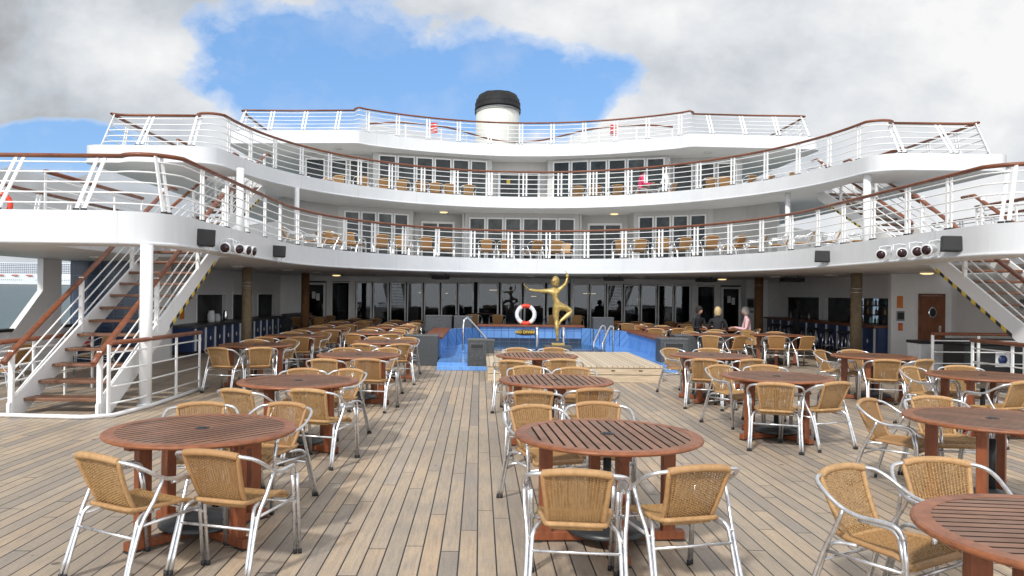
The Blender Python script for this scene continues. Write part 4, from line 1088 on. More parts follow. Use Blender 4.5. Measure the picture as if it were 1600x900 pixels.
TOPROLL = spline([(-.178, -.278, .706), (-.165, -.280, .708), (-.10, -.296, .719), (0, -.300, .724), (.10, -.296, .719), (.165, -.280, .708), (.178, -.278, .706)], 3)
def make_chair():
    t = thing('wicker_armchair', 'x', 'armchair')
    b = weave(back_surf, 19, 46, 'wicker', rv=.0042, rh=.0024)
    rimtube(b, back_surf, r=.014)
    b.tube(TOPROLL, .0205, 'wicker_rim', 10)
    b.build('backrest', t)
    b = weave(seat_surf, 20, 46, 'wicker', amp=.003, rv=.006, rh=.003)
    rimtube(b, seat_surf, r=.014)
    b.tube([seat_surf(-1 + 2 * k / 12, 1) + Vector((0, .0, -.004)) for k in range(13)], .019, 'wicker_rim', 8)
    b.tube([back_surf(-1 + 2 * k / 12, 0) + Vector((0, .0, -.008)) for k in range(13)], .016, 'wicker', 8)
    b.build('seat', t)
    chair_frame(t)
    return t
def make_far_chair():
    t = thing('wicker_armchair', 'x', 'armchair')
    for nm, f, nx, ny in (('backrest', back_surf, 8, 6), ('seat', seat_surf, 6, 6)):
        b = MB(); vs = [f(-1 + 2 * i / nx, j / ny) for j in range(ny + 1) for i in range(nx + 1)]
        fs = [(j * (nx + 1) + i, j * (nx + 1) + i + 1, (j + 1) * (nx + 1) + i + 1, (j + 1) * (nx + 1) + i) for j in range(ny) for i in range(nx)]
        b.add(vs, fs, 'wicker_solid', True); b.add([v + Vector((0, -.012 if nm == 'backrest' else 0, 0 if nm == 'backrest' else -.015)) for v in vs], [tuple(reversed(q)) for q in fs], 'wicker_solid', True)
        rimtube(b, f, r=.014)
        if nm == 'backrest': b.tube(TOPROLL, .0205, 'wicker_rim', 6)
        b.build(nm, t)
    chair_frame(t, 6, False)
    return t
near_chair = make_chair(); far_chair = make_far_chair(); used = {'n': False, 'f': False}
KID = {'n': list(near_chair.children), 'f': list(far_chair.children)}
CH = []
def chair(x, y, z, ang, label, group, kind):
    src = near_chair if kind == 'n' else far_chair
    if not used[kind]:
        used[kind] = True; o = src; o.location = (x, y, z); o.rotation_euler = (0, 0, ang); o['label'] = label
    else: o = dup(src, (x, y, z), ang, label, kids=KID[kind])
    o['group'] = group; o['category'] = 'armchair'; CH.append(o); return o

# ------------------------------------------------------------------ tables
RT = .62; P = .064
def make_table():
    t = thing('round_table', 'x', 'table')
    b = MB(); r = .548
    n = 17
    for i in range(n):
        xa = (i - n / 2) * P + .0075; xb = xa + P - .015
        def ye(x): return math.sqrt(max(0, r * r - x * x))
        if min(ye(xa), ye(xb)) < .03: continue
        segs = [(-1, 1)]
        mid = (xa + xb) / 2
        ya, yb2 = ye(xa), ye(xb)
        def slat(a0, a1, c0, c1):
            vs = [(xa, a0, z) for z in (.69, .712)] + [(xb, c0, z) for z in (.69, .712)] + [(xb, c1, z) for z in (.69, .712)] + [(xa, a1, z) for z in (.69, .712)]
            b.add(vs, [(1, 3, 5, 7)], 'teak_top'); b.add(vs, [(6, 4, 2, 0), (0, 2, 3, 1), (2, 4, 5, 3), (4, 6, 7, 5), (6, 0, 1, 7)], 'slat_shade')
        if abs(mid) < .035: slat(-ya, -.05, -yb2, -.05); slat(.05, ya, .05, yb2)
        else: slat(-ya, ya, -yb2, yb2)
    b.build('tabletop', t)
    # solid rim ring with rounded outer edge
    b = MB(); N = 64
    prof = [(.540, .686), (.604, .684), (.617, .690), (.62, .698), (.617, .707), (.606, .7135), (.540, .7135)]
    vs = [(rr * math.cos(2 * PI * k / N), rr * math.sin(2 * PI * k / N), z) for k in range(N) for rr, z in prof]; m = len(prof)
    fs = [(k * m + j, ((k + 1) % N) * m + j, ((k + 1) % N) * m + (j + 1) % m, k * m + (j + 1) % m) for k in range(N) for j in range(m)]
    b.add(vs, fs, 'teak_rim', False); b.build('rim', t)
    b = MB(); b.lathe([(.033, .700), (.033, .7155), (.048, .7165), (.05, .712)], 'black_base', n=20); b.lathe([(.026, .7), (.026, .717)], 'black', n=16)
    for s_ in (-1, 1): b.box((-.03, s_ * .052 - .012, .69), (.03, s_ * .052 + .012, .7118), 'teak_top')
    b.build('parasol_hole', t)
    b = MB()
    for a in (0, PI / 2): b.box((-.52, -.035, .642 - (a > 0) * .003), (.52, .035, .683 - (a > 0) * .003), 'teak_leg', rz=a)
    b.build('top_frame', t)
    for k in range(4):
        a = k * PI / 2
        b = MB(); b.box((.37, -.035, .062), (.455, .035, .642), 'teak_leg', rz=a, piv=(0, 0, 0), bev=.005); b.build('leg', t)
    for k in range(2):
        b = MB(); b.box((-.52, -.036, .012), (.52, .036, .072 - .004 * k), 'teak_leg', rz=k * PI / 2, piv=(0, 0, 0), bev=.008)
        for s_ in (-1, 1): b.box((s_ * .48 - .04, -.036, 0), (s_ * .48 + .04, .036, .0118), 'black_base', rz=k * PI / 2, piv=(0, 0, 0))
        b.build('foot_beam', t)
    return t
T0 = make_table(); TK = list(T0.children); tused = False
def make_base():
    t = thing('parasol_base', 'x', 'parasol base')
    b = MB(); b.lathe([(.27, .074), (.275, .085), (.25, .11), (.14, .145), (.06, .16), (.045, .17)], 'black_base', n=28); b.build('weight', t)
    b = MB(); b.lathe([(.028, .16), (.028, .55), (.022, .552)], 'black_base', n=16); b.build('socket', t)
    return t
B0 = make_base(); BK = list(B0.children)
def table(x, y, ang, label, base=True, far=False):
    global tused
    if not tused: tused = True; o = T0; o.location = (x, y, 0); o.rotation_euler = (0, 0, ang); o['label'] = label
    else: o = dup(T0, (x, y, 0), ang, label, kids=TK)
    o['group'] = 'round teak tables on the pool deck'
    if base:
        lb = 'black parasol base under the ' + label
        lb = ' '.join(lb.split()[:16])
        if not base_used[0]: base_used[0] = True; p = B0; p.location = (x, y, 0); p['label'] = lb
        else: p = dup(B0, (x, y, 0), 0, lb, kids=BK)
        p['group'] = 'black parasol bases under the tables'
    return o
base_used = [False]
def face(x, y, tx, ty): return math.atan2(-(tx - x), ty - y)
def backpos(x, y, ang):         # the measured point is the top of the backrest: shift to the seat centre
    return x - math.sin(ang) * .28, y + math.cos(ang) * .28
NEAR = [  # table: (x, y, angle of slats, label, [chairs: back-top x, y, angle override, words])
 (.86, 5.12, 3, 'nearest table of the centre row', [(.51, 3.97, -6, 'near left'), (1.18, 4.10, 14, 'near right'), (.42, 6.23, None, 'far left'), (1.0, 6.45, None, 'far right')]),
 (.83, 8.30, 2, 'second table of the centre row', [(.51, 7.18, -6, 'near left'), (1.12, 7.42, 8, 'near right'), (.60, 9.62, None, 'far left'), (1.19, 9.50, None, 'far right')]),
 (.87, 11.60, 1, 'table of the centre row nearest the stage', [(.44, 10.45, -14, 'near left'), (1.17, 10.75, -8, 'near right'), (.62, 12.8, None, 'far left'), (1.26, 12.95, None, 'far right')]),
 (-1.86, 5.17, -38, 'nearest table on the left', [(-2.10, 4.23, -28, 'near left'), (-1.52, 4.36, -16, 'near right'), (-1.55, 6.23, 158, 'far right'), (-2.24, 6.19, None, 'far left')]),
 (-1.88, 8.0, -30, 'second table on the left', [(-2.24, 7.09, -24, 'near left'), (-1.59, 7.14, -16, 'near right'), (-1.50, 9.01, 150, 'far right'), (-2.06, 9.0, None, 'far left')]),
 (-1.79, 11.4, -26, 'third table on the left', [(-2.09, 10.35, -6, 'near left'), (-1.52, 10.46, -12, 'near right'), (-1.48, 12.5, 155, 'far right'), (-2.18, 12.38, None, 'far left')]),
 (3.46, 8.93, 24, 'second table on the right', [(3.11, 8.05, -20, 'near left'), (3.82, 8.2, 22, 'near right'), (3.12, 10.01, -155, 'far left'), (3.75, 10.09, None, 'far right')]),
 (3.62, 12.0, 50, 'third table on the right', [(3.22, 11.0, -20, 'near left'), (3.92, 11.05, 12, 'near right'), (3.25, 13.1, -150, 'far left'), (3.95, 13.2, None, 'far right')]),
 (3.98, 5.95, 48, 'second table along the right frame edge', [(3.45, 6.83, -140, 'far left'), (4.16, 7.06, 176, 'far right'), (4.45, 5.0, 62, 'near right')]),
 (2.42, 3.04, 84, 'nearest table of all at the bottom right', [(1.95, 4.12, -150, 'far left'), (2.58, 4.33, 176, 'far right')]),
 (6.1, 9.3, 40, 'outer right table near the railing', [(5.65, 10.1, -150, 'far left'), (6.45, 10.3, 160, 'far right'), (5.98, 8.45, 20, 'near left'), (6.7, 8.7, 40, 'near right')]),
 (6.25, 12.2, 55, 'outer right table nearest the bar', [(5.75, 13.0, -140, 'far left'), (6.4, 13.2, 176, 'far right'), (5.96, 11.22, -14, 'near left'), (6.55, 11.3, 22, 'near right')]),
]
for x, y, a, lb, cs in NEAR:
    table(x, y, math.radians(a), 'round slatted teak table, ' + lb)
    for (cx, cy, ov, w) in cs:
        ang = math.radians(ov) if ov is not None else face(cx, cy, x, y)
        px, py = backpos(cx, cy, ang)
        chair(px, py, 0, ang, 'wicker armchair at the %s of the %s' % (w, lb), 'wicker armchairs around the tables', 'n')
FAR = []
for i, y in enumerate((14.5, 17.6, 20.7, 23.9)):
    FAR.append((-1.76 if i == 0 else -2.35, y, '%s table on the left' % ORD[i + 4]))
for i, y in enumerate((13.3, 16.2, 19.2, 22.3, 25.4)): FAR.append((-3.87 - .03 * i, y, '%s table of the outer left row' % ORD[i + 1]))
FAR += [(5.6, 18.4, 'left table before the right brown column'), (7.2, 18.6, 'right table before the right brown column'),
        (5.1, 21.9, 'table behind the right granite blocks'), (6.75, 21.4, 'table where the people sit'), (5.0, 25.2, 'table by the right lounge windows'), (6.9, 25.4, 'table in front of the right lounge door'),
        (-6.0, 27.9, 'table by the left lounge door')]
for x, y, lb in FAR:
    table(x, y, random.uniform(0, 3), 'round slatted teak table, ' + lb, y < 19)
    for k, (dx, dy, w) in enumerate(((-.36, -1.0, 'near left'), (.36, -.98, 'near right'), (-.34, 1.02, 'far left'), (.36, 1.05, 'far right'))):
        if 'people' in lb and k != 1: continue
        dx += random.uniform(-.06, .06); dy += random.uniform(-.08, .08)
        ang = face(dx, dy, 0, 0) * 1. + random.uniform(-.15, .15); px, py = backpos(x + dx, y + dy, ang)
        chair(px, py, 0, ang, 'wicker armchair at the %s of the %s' % (w, lb), 'wicker armchairs around the tables', 'n' if y < 15 else 'f')
# chairs behind the pool on the platform
for i, x in enumerate((-1.55, -.75, 1.15, 1.95)):
    chair(X0 + x - .4, 26.6, .18, random.uniform(-.15, .15), 'dark-looking wicker armchair behind the pool, %s from the left' % ORD[i + 1], 'wicker armchairs behind the pool', 'f')
for i, x in enumerate((-1.3, 1.5)):
    t = thing('round_cafe_table', 'small dark round table behind the pool, %s of the life ring' % ('left', 'right')[i], 'table', (X0 + x - .35, 27.6, .18))
    b = MB(); b.lathe([(.34, .70), (.36, .715), (.36, .73), (.34, .74)], 'dark_red', n=24); b.build('tabletop', t)
    b = MB(); b.lathe([(.2, 0), (.19, .02), (.03, .05), (.025, .7)], 'black', n=16); b.build('pedestal', t)
for i, (x, y) in enumerate(((-7.15, 11.5), (-7.7, 12.7), (-7.3, 14.6))):
    chair(x, y, 0, math.radians((100, 60, 150)[i]), 'wicker armchair standing behind the left stairs, %s from the camera' % ('nearest', 'second', 'farthest')[i], 'wicker armchairs behind the left stairs', 'f')
X0 = XUP
# lowest balcony (middle storey) chairs along the rail: rel x, y, angle
def balcony_chairs(E, rels, z, label, group):
    for k, (r, ex, ang) in enumerate(rels):
        a = abs(r); pts = inner_pts(E, .85)
        cand = [p for p in pts[:41]]
        best = min(cand, key=lambda p: abs(p[0] - min(a, cand[-1][0])))
        chair(X0 + r, best[1] + ex, z, math.radians(ang) + random.uniform(-.12, .12), label % ORD[k + 1], group, 'f')
rel2 = [(-5.7, .6, -30), (-5.2, .3, -20), (-4.5, .1, 10), (-3.9, .1, -10), (-3.2, .1, 0), (-2.6, .1, 5), (-1.3, .1, -5), (-.7, .1, 0), (.2, .1, 30), (.9, .1, 0), (1.3, .8, 170),
        (2.9, .1, 0), (3.4, .1, 10), (4.0, .1, -5), (4.5, .1, 5), (5.1, .2, 0), (5.7, .6, 40)]
balcony_chairs(E2, rel2, Z2 - D2, 'wicker armchair on the lowest balcony, %s from the left', 'wicker armchairs on the lowest balcony')
for k, (x, y, a) in enumerate(((-4.95, 20.2, -70), (-4.75, 21.1, -70), (-4.4, 22.0, -60), (-4.05, 22.8, -50), (7.3, 22.6, 55), (7.75, 21.6, 65), (8.05, 20.7, 65), (8.35, 19.9, 70), (8.75, 19.3, 70), (9.3, 18.9, 75))):
    chair(x, y, Z2 - D2, math.radians(a), 'side-on wicker armchair on the lowest balcony, %s of these from the left' % ORD[k + 1], 'wicker armchairs on the lowest balcony', 'f')
rel3 = [(-8.1, 1.6, -60), (-7.8, 3.0, -60), (-7.2, 2.6, -40), (-6.7, 1.6, 160), (-6.1, .8, -20), (-5.5, .4, 10), (-4.8, .2, 0), (-4.2, .1, 0), (-3.6, .1, 10), (-3.1, .1, 0), (-2.6, .1, -5), (-2.0, .1, 5), (1.9, .1, 0), (2.5, .1, 5), (3.2, .1, 0), (4.0, .5, 20), (5.9, .2, 0), (6.3, .4, 0), (6.9, .9, 30),
        (7.4, 1.6, 40), (7.8, 2.0, 50), (8.1, 1.2, 60)]
balcony_chairs(E3, rel3, Z3 - D3, 'wicker armchair on the middle balcony, %s from the left', 'wicker armchairs on the middle balcony')
# sun loungers lying edge-on on the top deck
for i, x in enumerate((-.3, 1.0, 2.4, -3.6)):
    t = thing('sun_lounger', 'dark flat sun lounger on the topmost deck, %s' % ('in front of the funnel', 'just right of the funnel', 'right of centre', 'near the left rescue panel')[i], 'sun lounger', (X0 + x, 31.2, Z4), 0, 'sun loungers on the topmost deck')
    b = MB(); b.box((-.5, -.3, .17), (.5, .3, .22), 'black', bev=.01); b.build('bed', t)
    for sx in (-1, 1):
        for sy in (-1, 1): b = MB(); b.box((sx * .45 - .02, sy * .26 - .02, 0), (sx * .45 + .02, sy * .26 + .02, .17), 'grey_panel'); b.build('leg', t)

X0 = XLOW
# potted palms inside the lounge
for i, (x, y) in enumerate(((-6.9, 31.9), (7.1, 31.9), (5.9, 32.2))):
    t = thing('potted_palm', 'potted palm behind the lounge glass, %s' % ('at the left end', 'at the right end beside the door', 'behind the seated couple')[i], 'potted plant', (X0 + x, y, .01))
    b = MB(); b.lathe([(.14, 0), (.2, .3), (.21, .33)], 'pot', n=14); b.build('pot', t)
    b = MB(); b.tube([(0, 0, .3), (.02, 0, .9), (0, .02, 1.2)], .02, 'pot', 6); b.build('stem', t)
    b = MB()
    for k in range(46):
        a = random.uniform(0, 2 * PI); z0 = random.uniform(.5, 1.25); l = random.uniform(.3, .6); up = random.uniform(.1, .5)
        q = Vector((math.cos(a), math.sin(a), 0)); w = Vector((-q.y, q.x, 0)) * .025
        p0 = Vector((0, 0, z0)); p1 = p0 + q * l * .6 + Vector((0, 0, up * .6)); p2 = p0 + q * l + Vector((0, 0, up * .3))
        b.add([p0 - w * .4, p0 + w * .4, p1 + w, p1 - w, p2], [(0, 1, 2, 3), (3, 2, 4)], 'leaf')
    b.build('fronds', t)

# ------------------------------------------------------------------ figures
def figure(name, label, cat, J, E, loc, rz=0, scale=1., head=None, hair=None, hands=(), feet=(), skinmat='skin', mesh_name='body', parent_cat=True):
    """J: joint -> (x,y,z,r); E: (a,b,material). one continuous skinned body"""
    t = thing(name, label, cat, loc, rz)
    names = list(J); idx = {n_: i for i, n_ in enumerate(names)}
    me = bpy.data.meshes.new('tmp'); bm = bmesh.new(); ly = bm.verts.layers.skin.verify()
    vs = [bm.verts.new(Vector(J[n_][:3]) * scale) for n_ in names]
    for a, b_, m in E: bm.edges.new((vs[idx[a]], vs[idx[b_]]))
    for n_, v in zip(names, vs):
        r = J[n_][3] * scale; rr = J[n_][4] * scale if len(J[n_]) > 4 else r
        v[ly].radius = (r, rr); v[ly].use_root = (n_ == 'pelvis')
    bm.to_mesh(me); bm.free()
    o = bpy.data.objects.new('tmp', me); COL.objects.link(o)
    md = o.modifiers.new('s', 'SKIN'); md.use_smooth_shade = True; md.branch_smoothing = .4
    ss = o.modifiers.new('ss', 'SUBSURF'); ss.levels = 1; ss.render_levels = 1
    bpy.context.view_layer.update()
    m2 = bpy.data.meshes.new_from_object(o.evaluated_get(bpy.context.evaluated_depsgraph_get())); bpy.data.objects.remove(o)
    ml = []
    for _, _, m in E:
        if m not in ml: ml.append(m)
    if skinmat not in ml: ml.append(skinmat)
    b = MB()
    for m in ml: b.mat(m)
    segs = [(Vector(J[a][:3]) * scale, Vector(J[b_][:3]) * scale, m, (J[a][3] + J[b_][3]) / 2 * scale) for a, b_, m in E]
    b.v = [tuple(v.co) for v in m2.vertices]
    for p in m2.polygons:
        c = p.center; best = None
        for a, q, m, r in segs:
            d = q - a; f = max(0, min(1, (c - a).dot(d) / max(1e-9, d.length_squared))); dd = (c - (a + d * f)).length - r
            if best is None or dd < best[0]: best = (dd, m)
        b.f.append(tuple(p.vertices)); b.mi.append(b.mat(best[1])); b.sm.append(True)
    if head:
        c = Vector(head[:3]) * scale; R = head[3] * scale; yaw = head[4] if len(head) > 4 else 0
        hd = MB(); n = 16; m_ = 12
        f = Matrix.Rotation(yaw, 3, 'Z')
        vs2 = []; fs2 = []
        for i in range(m_ + 1):
            a = PI * i / m_
            for k in range(n):
                tt = 2 * PI * k / n; p = Vector((math.sin(a) * math.cos(tt) * .80, math.sin(a) * math.sin(tt) * .95, math.cos(a) * 1.15))
                if p.z < 0: p.x *= 1 + .28 * p.z; p.y *= 1 + .12 * p.z          # jaw
                if p.y > .7 and -.35 < p.z < .12 and abs(p.x) < .2: p.y += .22     # nose
                if p.y > .6 and .1 < p.z < .38 and .2 < abs(p.x) < .55: p.y -= .09   # eye sockets
                vs2.append(f @ (p * R) + c)
        for i in range(m_):
            for k in range(n):
                k2 = (k + 1) % n; fs2.append((i * n + k, (i + 1) * n + k, (i + 1) * n + k2, i * n + k2))
        b.add(vs2, fs2, skinmat, True)
        for s_ in (-1, 1):
            b.ball(tuple(f @ Vector((s_ * .8 * R, 0, 0)) + c), .22 * R, skinmat, 8, (.5, .9, 1.3))
            if skinmat != 'gold': b.ball(tuple(f @ Vector((s_ * .33 * R, .86 * R, .22 * R)) + c), .09 * R, 'hair_dark', 6)
        if skinmat != 'gold': b.ball(tuple(f @ Vector((0, .84 * R, -.5 * R)) + c), .2 * R, 'red' if False else skinmat, 6, (1.3, .5, .4))
    for (w, d, bend) in hands:                # wrist, direction, bend direction: palm + five fingers
        w = Vector(w) * scale; d = Vector(d).normalized(); bd = Vector(bend).normalized(); side = d.cross(bd).normalized()
        pl = .085 * scale
        b.tube([w, w + d * pl * .5, w + d * pl], [.022 * scale, .036 * scale, .034 * scale], skinmat, 8, sx=1., sy=.6)
        for k, ln in enumerate((.072, .082, .076, .060)):
            o_ = side * (k - 1.5) * .018 * scale; p0 = w + d * pl * .9 + o_; ll = ln * scale
            b.tube([p0, p0 + d * ll * .45 + bd * ll * .1, p0 + d * ll * .8 + bd * ll * .35, p0 + d * ll * .92 + bd * ll * .6], [.0095 * scale, .009 * scale, .008 * scale, .006 * scale], skinmat, 6)
        p0 = w + d * pl * .3 - side * .025 * scale
        b.tube([p0, p0 - side * .022 * scale + d * .025 * scale, p0 - side * .03 * scale + d * .055 * scale + bd * .012 * scale], [.012 * scale, .010 * scale, .007 * scale], skinmat, 6)
    for (a, d) in feet:
        a = Vector(a) * scale; d = Vector(d).normalized()
        b.tube([a - d * .05 * scale, a, a + d * .09 * scale, a + d * .17 * scale], [.035 * scale, .042 * scale, .04 * scale, .02 * scale], 'blackc' if skinmat != 'gold' else 'gold', 8)
    b.build(mesh_name, t)
    if hair:
        hb = MB(); c = Vector(head[:3]) * scale; R = head[3] * scale; yaw = head[4] if len(head) > 4 else 0; f = Matrix.Rotation(yaw, 3, 'Z')
        n, m_ = 18, 12; vs2 = []; fs2 = []; ll = hair[1]
        for i in range(m_ + 1):
            a = PI * .72 * i / m_ * (1 + .0)
            for k in range(n):
                tt = 2 * PI * k / n; front = max(0, math.sin(tt)); aa = a * (1 - .42 * front)
                rr = 1.09 + .05 * math.sin(5 * tt + i); p = Vector((math.sin(aa) * math.cos(tt) * .84 * rr, math.sin(aa) * math.sin(tt) * .98 * rr, math.cos(aa) * 1.18 * rr))
                if p.z < 0 and front < .2: p.z *= ll
                vs2.append(f @ (p * R) + c)
        for i in range(m_):
            for k in range(n):
                k2 = (k + 1) % n; fs2.append((i * n + k, (i + 1) * n + k, (i + 1) * n + k2, i * n + k2))
        hb.add(vs2, fs2, hair[0], True)
        if len(hair) > 2: hb.ball(tuple(f @ Vector((0, -R * 1.05, R * .25)) + c), R * .42, hair[0], 10)
        hb.build('hair', t)
    return t

# bronze dancer, seen from behind: arms spread, right knee drawn up to the side
Jd = dict(pelvis=(0, 0, .88, .112, .098), waist=(-.045, -.01, 1.0, .076, .066), chest=(-.09, .0, 1.14, .118, .09), upper=(-.10, 0, 1.225, .105, .07), neck=(-.078, .01, 1.315, .040), headb=(-.062, .02, 1.38, .052),
          lsh=(-.225, 0, 1.235, .058), lmarm=(-.36, -.01, 1.23, .047), lel=(-.50, -.03, 1.235, .037), lfa=(-.58, -.04, 1.24, .038), lwr=(-.70, -.05, 1.265, .023),
          rsh=(.04, 0, 1.265, .056), rmarm=(.10, -.02, 1.33, .046), rel=(.165, -.04, 1.39, .036), rfa=(.19, -.035, 1.46, .036), rwr=(.215, -.03, 1.56, .022),
          lhip=(-.05, 0, .83, .108), lmid=(-.05, .01, .68, .085), lkn=(-.03, .02, .52, .054), lcalf=(-.025, -.02, .40, .062), lan=(0, 0, .13, .030), lball=(0, .03, .035, .030),
          rhip=(.08, .01, .86, .102), rmid=(.21, .03, .82, .082), rkn=(.345, .05, .765, .058), rcalf=(.24, .02, .67, .058), ran=(.06, -.02, .52, .032), rball=(.02, -.03, .42, .026))
Jd = {k: (*q[:3], *[r * 1.07 for r in q[3:]]) for k, q in Jd.items()}
Ed = [('pelvis', 'waist'), ('waist', 'chest'), ('chest', 'upper'), ('upper', 'neck'), ('neck', 'headb'), ('upper', 'lsh'), ('lsh', 'lmarm'), ('lmarm', 'lel'), ('lel', 'lfa'), ('lfa', 'lwr'), ('upper', 'rsh'), ('rsh', 'rmarm'), ('rmarm', 'rel'), ('rel', 'rfa'), ('rfa', 'rwr'),
      ('pelvis', 'lhip'), ('lhip', 'lmid'), ('lmid', 'lkn'), ('lkn', 'lcalf'), ('lcalf', 'lan'), ('lan', 'lball'), ('pelvis', 'rhip'), ('rhip', 'rmid'), ('rmid', 'rkn'), ('rkn', 'rcalf'), ('rcalf', 'ran'), ('ran', 'rball')]
figure('dancer_statue', 'golden bronze statue of a nude dancer on tiptoe with one arm raised above the pool', 'statue', Jd, [(a, c, 'gold') for a, c in Ed], (X0 + .1, 18.2, .475), 0, 1.,
       head=(-.062, .03, 1.455, .102, -.5), hair=('gold', 1.15, 1), hands=(((-.70, -.05, 1.265), (-.8, -.1, .55), (0, 0, 1)), ((.215, -.03, 1.55), (-.1, 0, 1), (-1, 0, .1))), skinmat='gold', mesh_name='figure')

def seated(top, legs, arm_r, sleeve=None, lean=0.):
    J = dict(pelvis=(0, 0, .50, .125, .10), waist=(0, lean * .3 - .02, .64, .12, .09), chest=(0, lean * .7 - .02, .84, .15, .10), upper=(0, lean - .01, .98, .12, .08), neck=(0, lean + .01, 1.06, .05), headb=(0, lean + .02, 1.11, .055),
             lsh=(-.18, lean, .97, .055), lel=(-.25, lean + .06, .72, .042), lwr=(-.18, lean + .32, .76, .028),
             rsh=(.18, lean, .97, .055), rel=(.25, lean + .06, .72, .042), rwr=(.18, lean + .32, .76, .028),
             lhip=(-.09, .04, .49, .09), lkn=(-.11, .43, .49, .06), lan=(-.11, .44, .10, .042), rhip=(.09, .04, .49, .09), rkn=(.11, .43, .49, .06), ran=(.11, .44, .10, .042))
    E = [('pelvis', 'waist', top), ('waist', 'chest', top), ('chest', 'upper', top), ('upper', 'neck', top), ('neck', 'headb', arm_r), ('upper', 'lsh', top), ('lsh', 'lel', top), ('lel', 'lwr', sleeve or arm_r),
         ('upper', 'rsh', top), ('rsh', 'rel', top), ('rel', 'rwr', sleeve or arm_r), ('pelvis', 'lhip', legs), ('lhip', 'lkn', legs), ('lkn', 'lan', legs), ('pelvis', 'rhip', legs), ('rhip', 'rkn', legs), ('rkn', 'ran', legs)]
    H = [((-.18, lean + .32, .76), (.2, 1, -.1), (0, 0, -1)), ((.18, lean + .32, .76), (-.2, 1, -.1), (0, 0, -1))]
    F = [((-.11, .46, .045), (0, 1, 0)), ((.11, .46, .045), (0, 1, 0))]
    return J, E, H, F, (0, lean + .03, 1.21, .105)
def sit(label, x, y, z, rz, top, legs, hair, skin='skin', sleeve=None, lean=.05, seatchair=True, grp=None):
    J, E, H, F, hd = seated(top, legs, skin, sleeve, lean)
    figure('person', label, 'person', J, E, (x, y, z), rz, 1., head=hd, hair=hair, hands=H, feet=F, skinmat=skin)
    if seatchair:
        chair(x, y, z, rz, 'chair under the ' + label, 'wicker armchairs with people in them', 'f')
sit('person with grey hair in a pale pink shirt seated at the right', 7.45, 21.3, 0, math.radians(80), 'pink', 'trousers', ('hair_grey', 1.), sleeve='pink')
sit('person with blonde hair in a black top seated at the right', 6.42, 20.75, 0, math.radians(-25), 'blackc', 'trousers', ('hair_blonde', 1.25), sleeve='blackc')
sit('person with dark red hair in black facing the camera at the right', 6.2, 21.9, 0, math.radians(-150), 'blackc', 'trousers', ('hair_dark', .9), sleeve='blackc')
sit('person in a bright pink top seated on the middle balcony', X0 + 3.75, 26.55, Z3 - D3, math.radians(-100), 'magenta', 'greyt', ('hair_dark', 1.2), sleeve='magenta')
sit('person in a white shirt seated on the middle balcony', X0 + 4.6, 26.2, Z3 - D3, math.radians(60), 'whitec', 'greyt', ('hair_dark', 1.), sleeve='blackc')
Js = dict(pelvis=(0, 0, .86, .13, .10), waist=(0, 0, 1.0, .12, .09), chest=(0, .02, 1.2, .155, .11), upper=(0, .04, 1.36, .12, .08), neck=(0, .07, 1.43, .05), headb=(0, .09, 1.48, .055),
          lsh=(-.19, .04, 1.34, .058), lel=(-.24, .12, 1.08, .046), lwr=(-.12, .36, 1.08, .03), rsh=(.19, .04, 1.34, .058), rel=(.24, .12, 1.08, .046), rwr=(.12, .36, 1.08, .03),
          lhip=(-.09, 0, .82, .095), lkn=(-.1, .02, .46, .065), lan=(-.1, 0, .09, .045), rhip=(.09, 0, .82, .095), rkn=(.1, .02, .46, .065), ran=(.1, 0, .09, .045))
def stand(label, x, y, z, rz, top, legs, hair, skin='skin', sc_=1.):
    E = [('pelvis', 'waist', top), ('waist', 'chest', top), ('chest', 'upper', top), ('upper', 'neck', top), ('neck', 'headb', skin), ('upper', 'lsh', top), ('lsh', 'lel', top), ('lel', 'lwr', top), ('upper', 'rsh', top), ('rsh', 'rel', top), ('rel', 'rwr', top),
         ('pelvis', 'lhip', legs), ('lhip', 'lkn', legs), ('lkn', 'lan', legs), ('pelvis', 'rhip', legs), ('rhip', 'rkn', legs), ('rkn', 'ran', legs)]
    figure('person', label, 'person', Js, E, (x, y, z), rz, sc_, head=(0, .11, 1.60, .11), hair=hair, hands=(((-.12, .36, 1.08), (.2, 1, 0), (0, 0, -1)), ((.12, .36, 1.08), (-.2, 1, 0), (0, 0, -1))),
           feet=(((-.1, .02, .04), (0, 1, 0)), ((.1, .02, .04), (0, 1, 0))), skinmat=skin)
stand('person in dark clothes standing at the far end of the right bar', X0 + 8.3, 24.4, 0, math.radians(-70), 'blackc', 'blackc', ('hair_dark', 1.), 'skin_dark', .88)
stand('person in black working behind the right bar counter', X0 + 9.9, 23.9, 0, math.radians(90), 'blackc', 'blackc', ('hair_dark', .9), 'skin_dark', .80)

# ------------------------------------------------------------------ camera
cam = bpy.data.cameras.new('camera'); co = bpy.data.objects.new('camera', cam); COL.objects.link(co); sc.camera = co
cam.sensor_width = 36; cam.lens = 27; cam.shift_x = 50 / 1600; cam.shift_y = 8 / 1600
co.location = (0, 0, EYE); co.rotation_euler = (PI / 2, math.radians(-.6), 0); cam.clip_end = 60000; cam.clip_start = .05

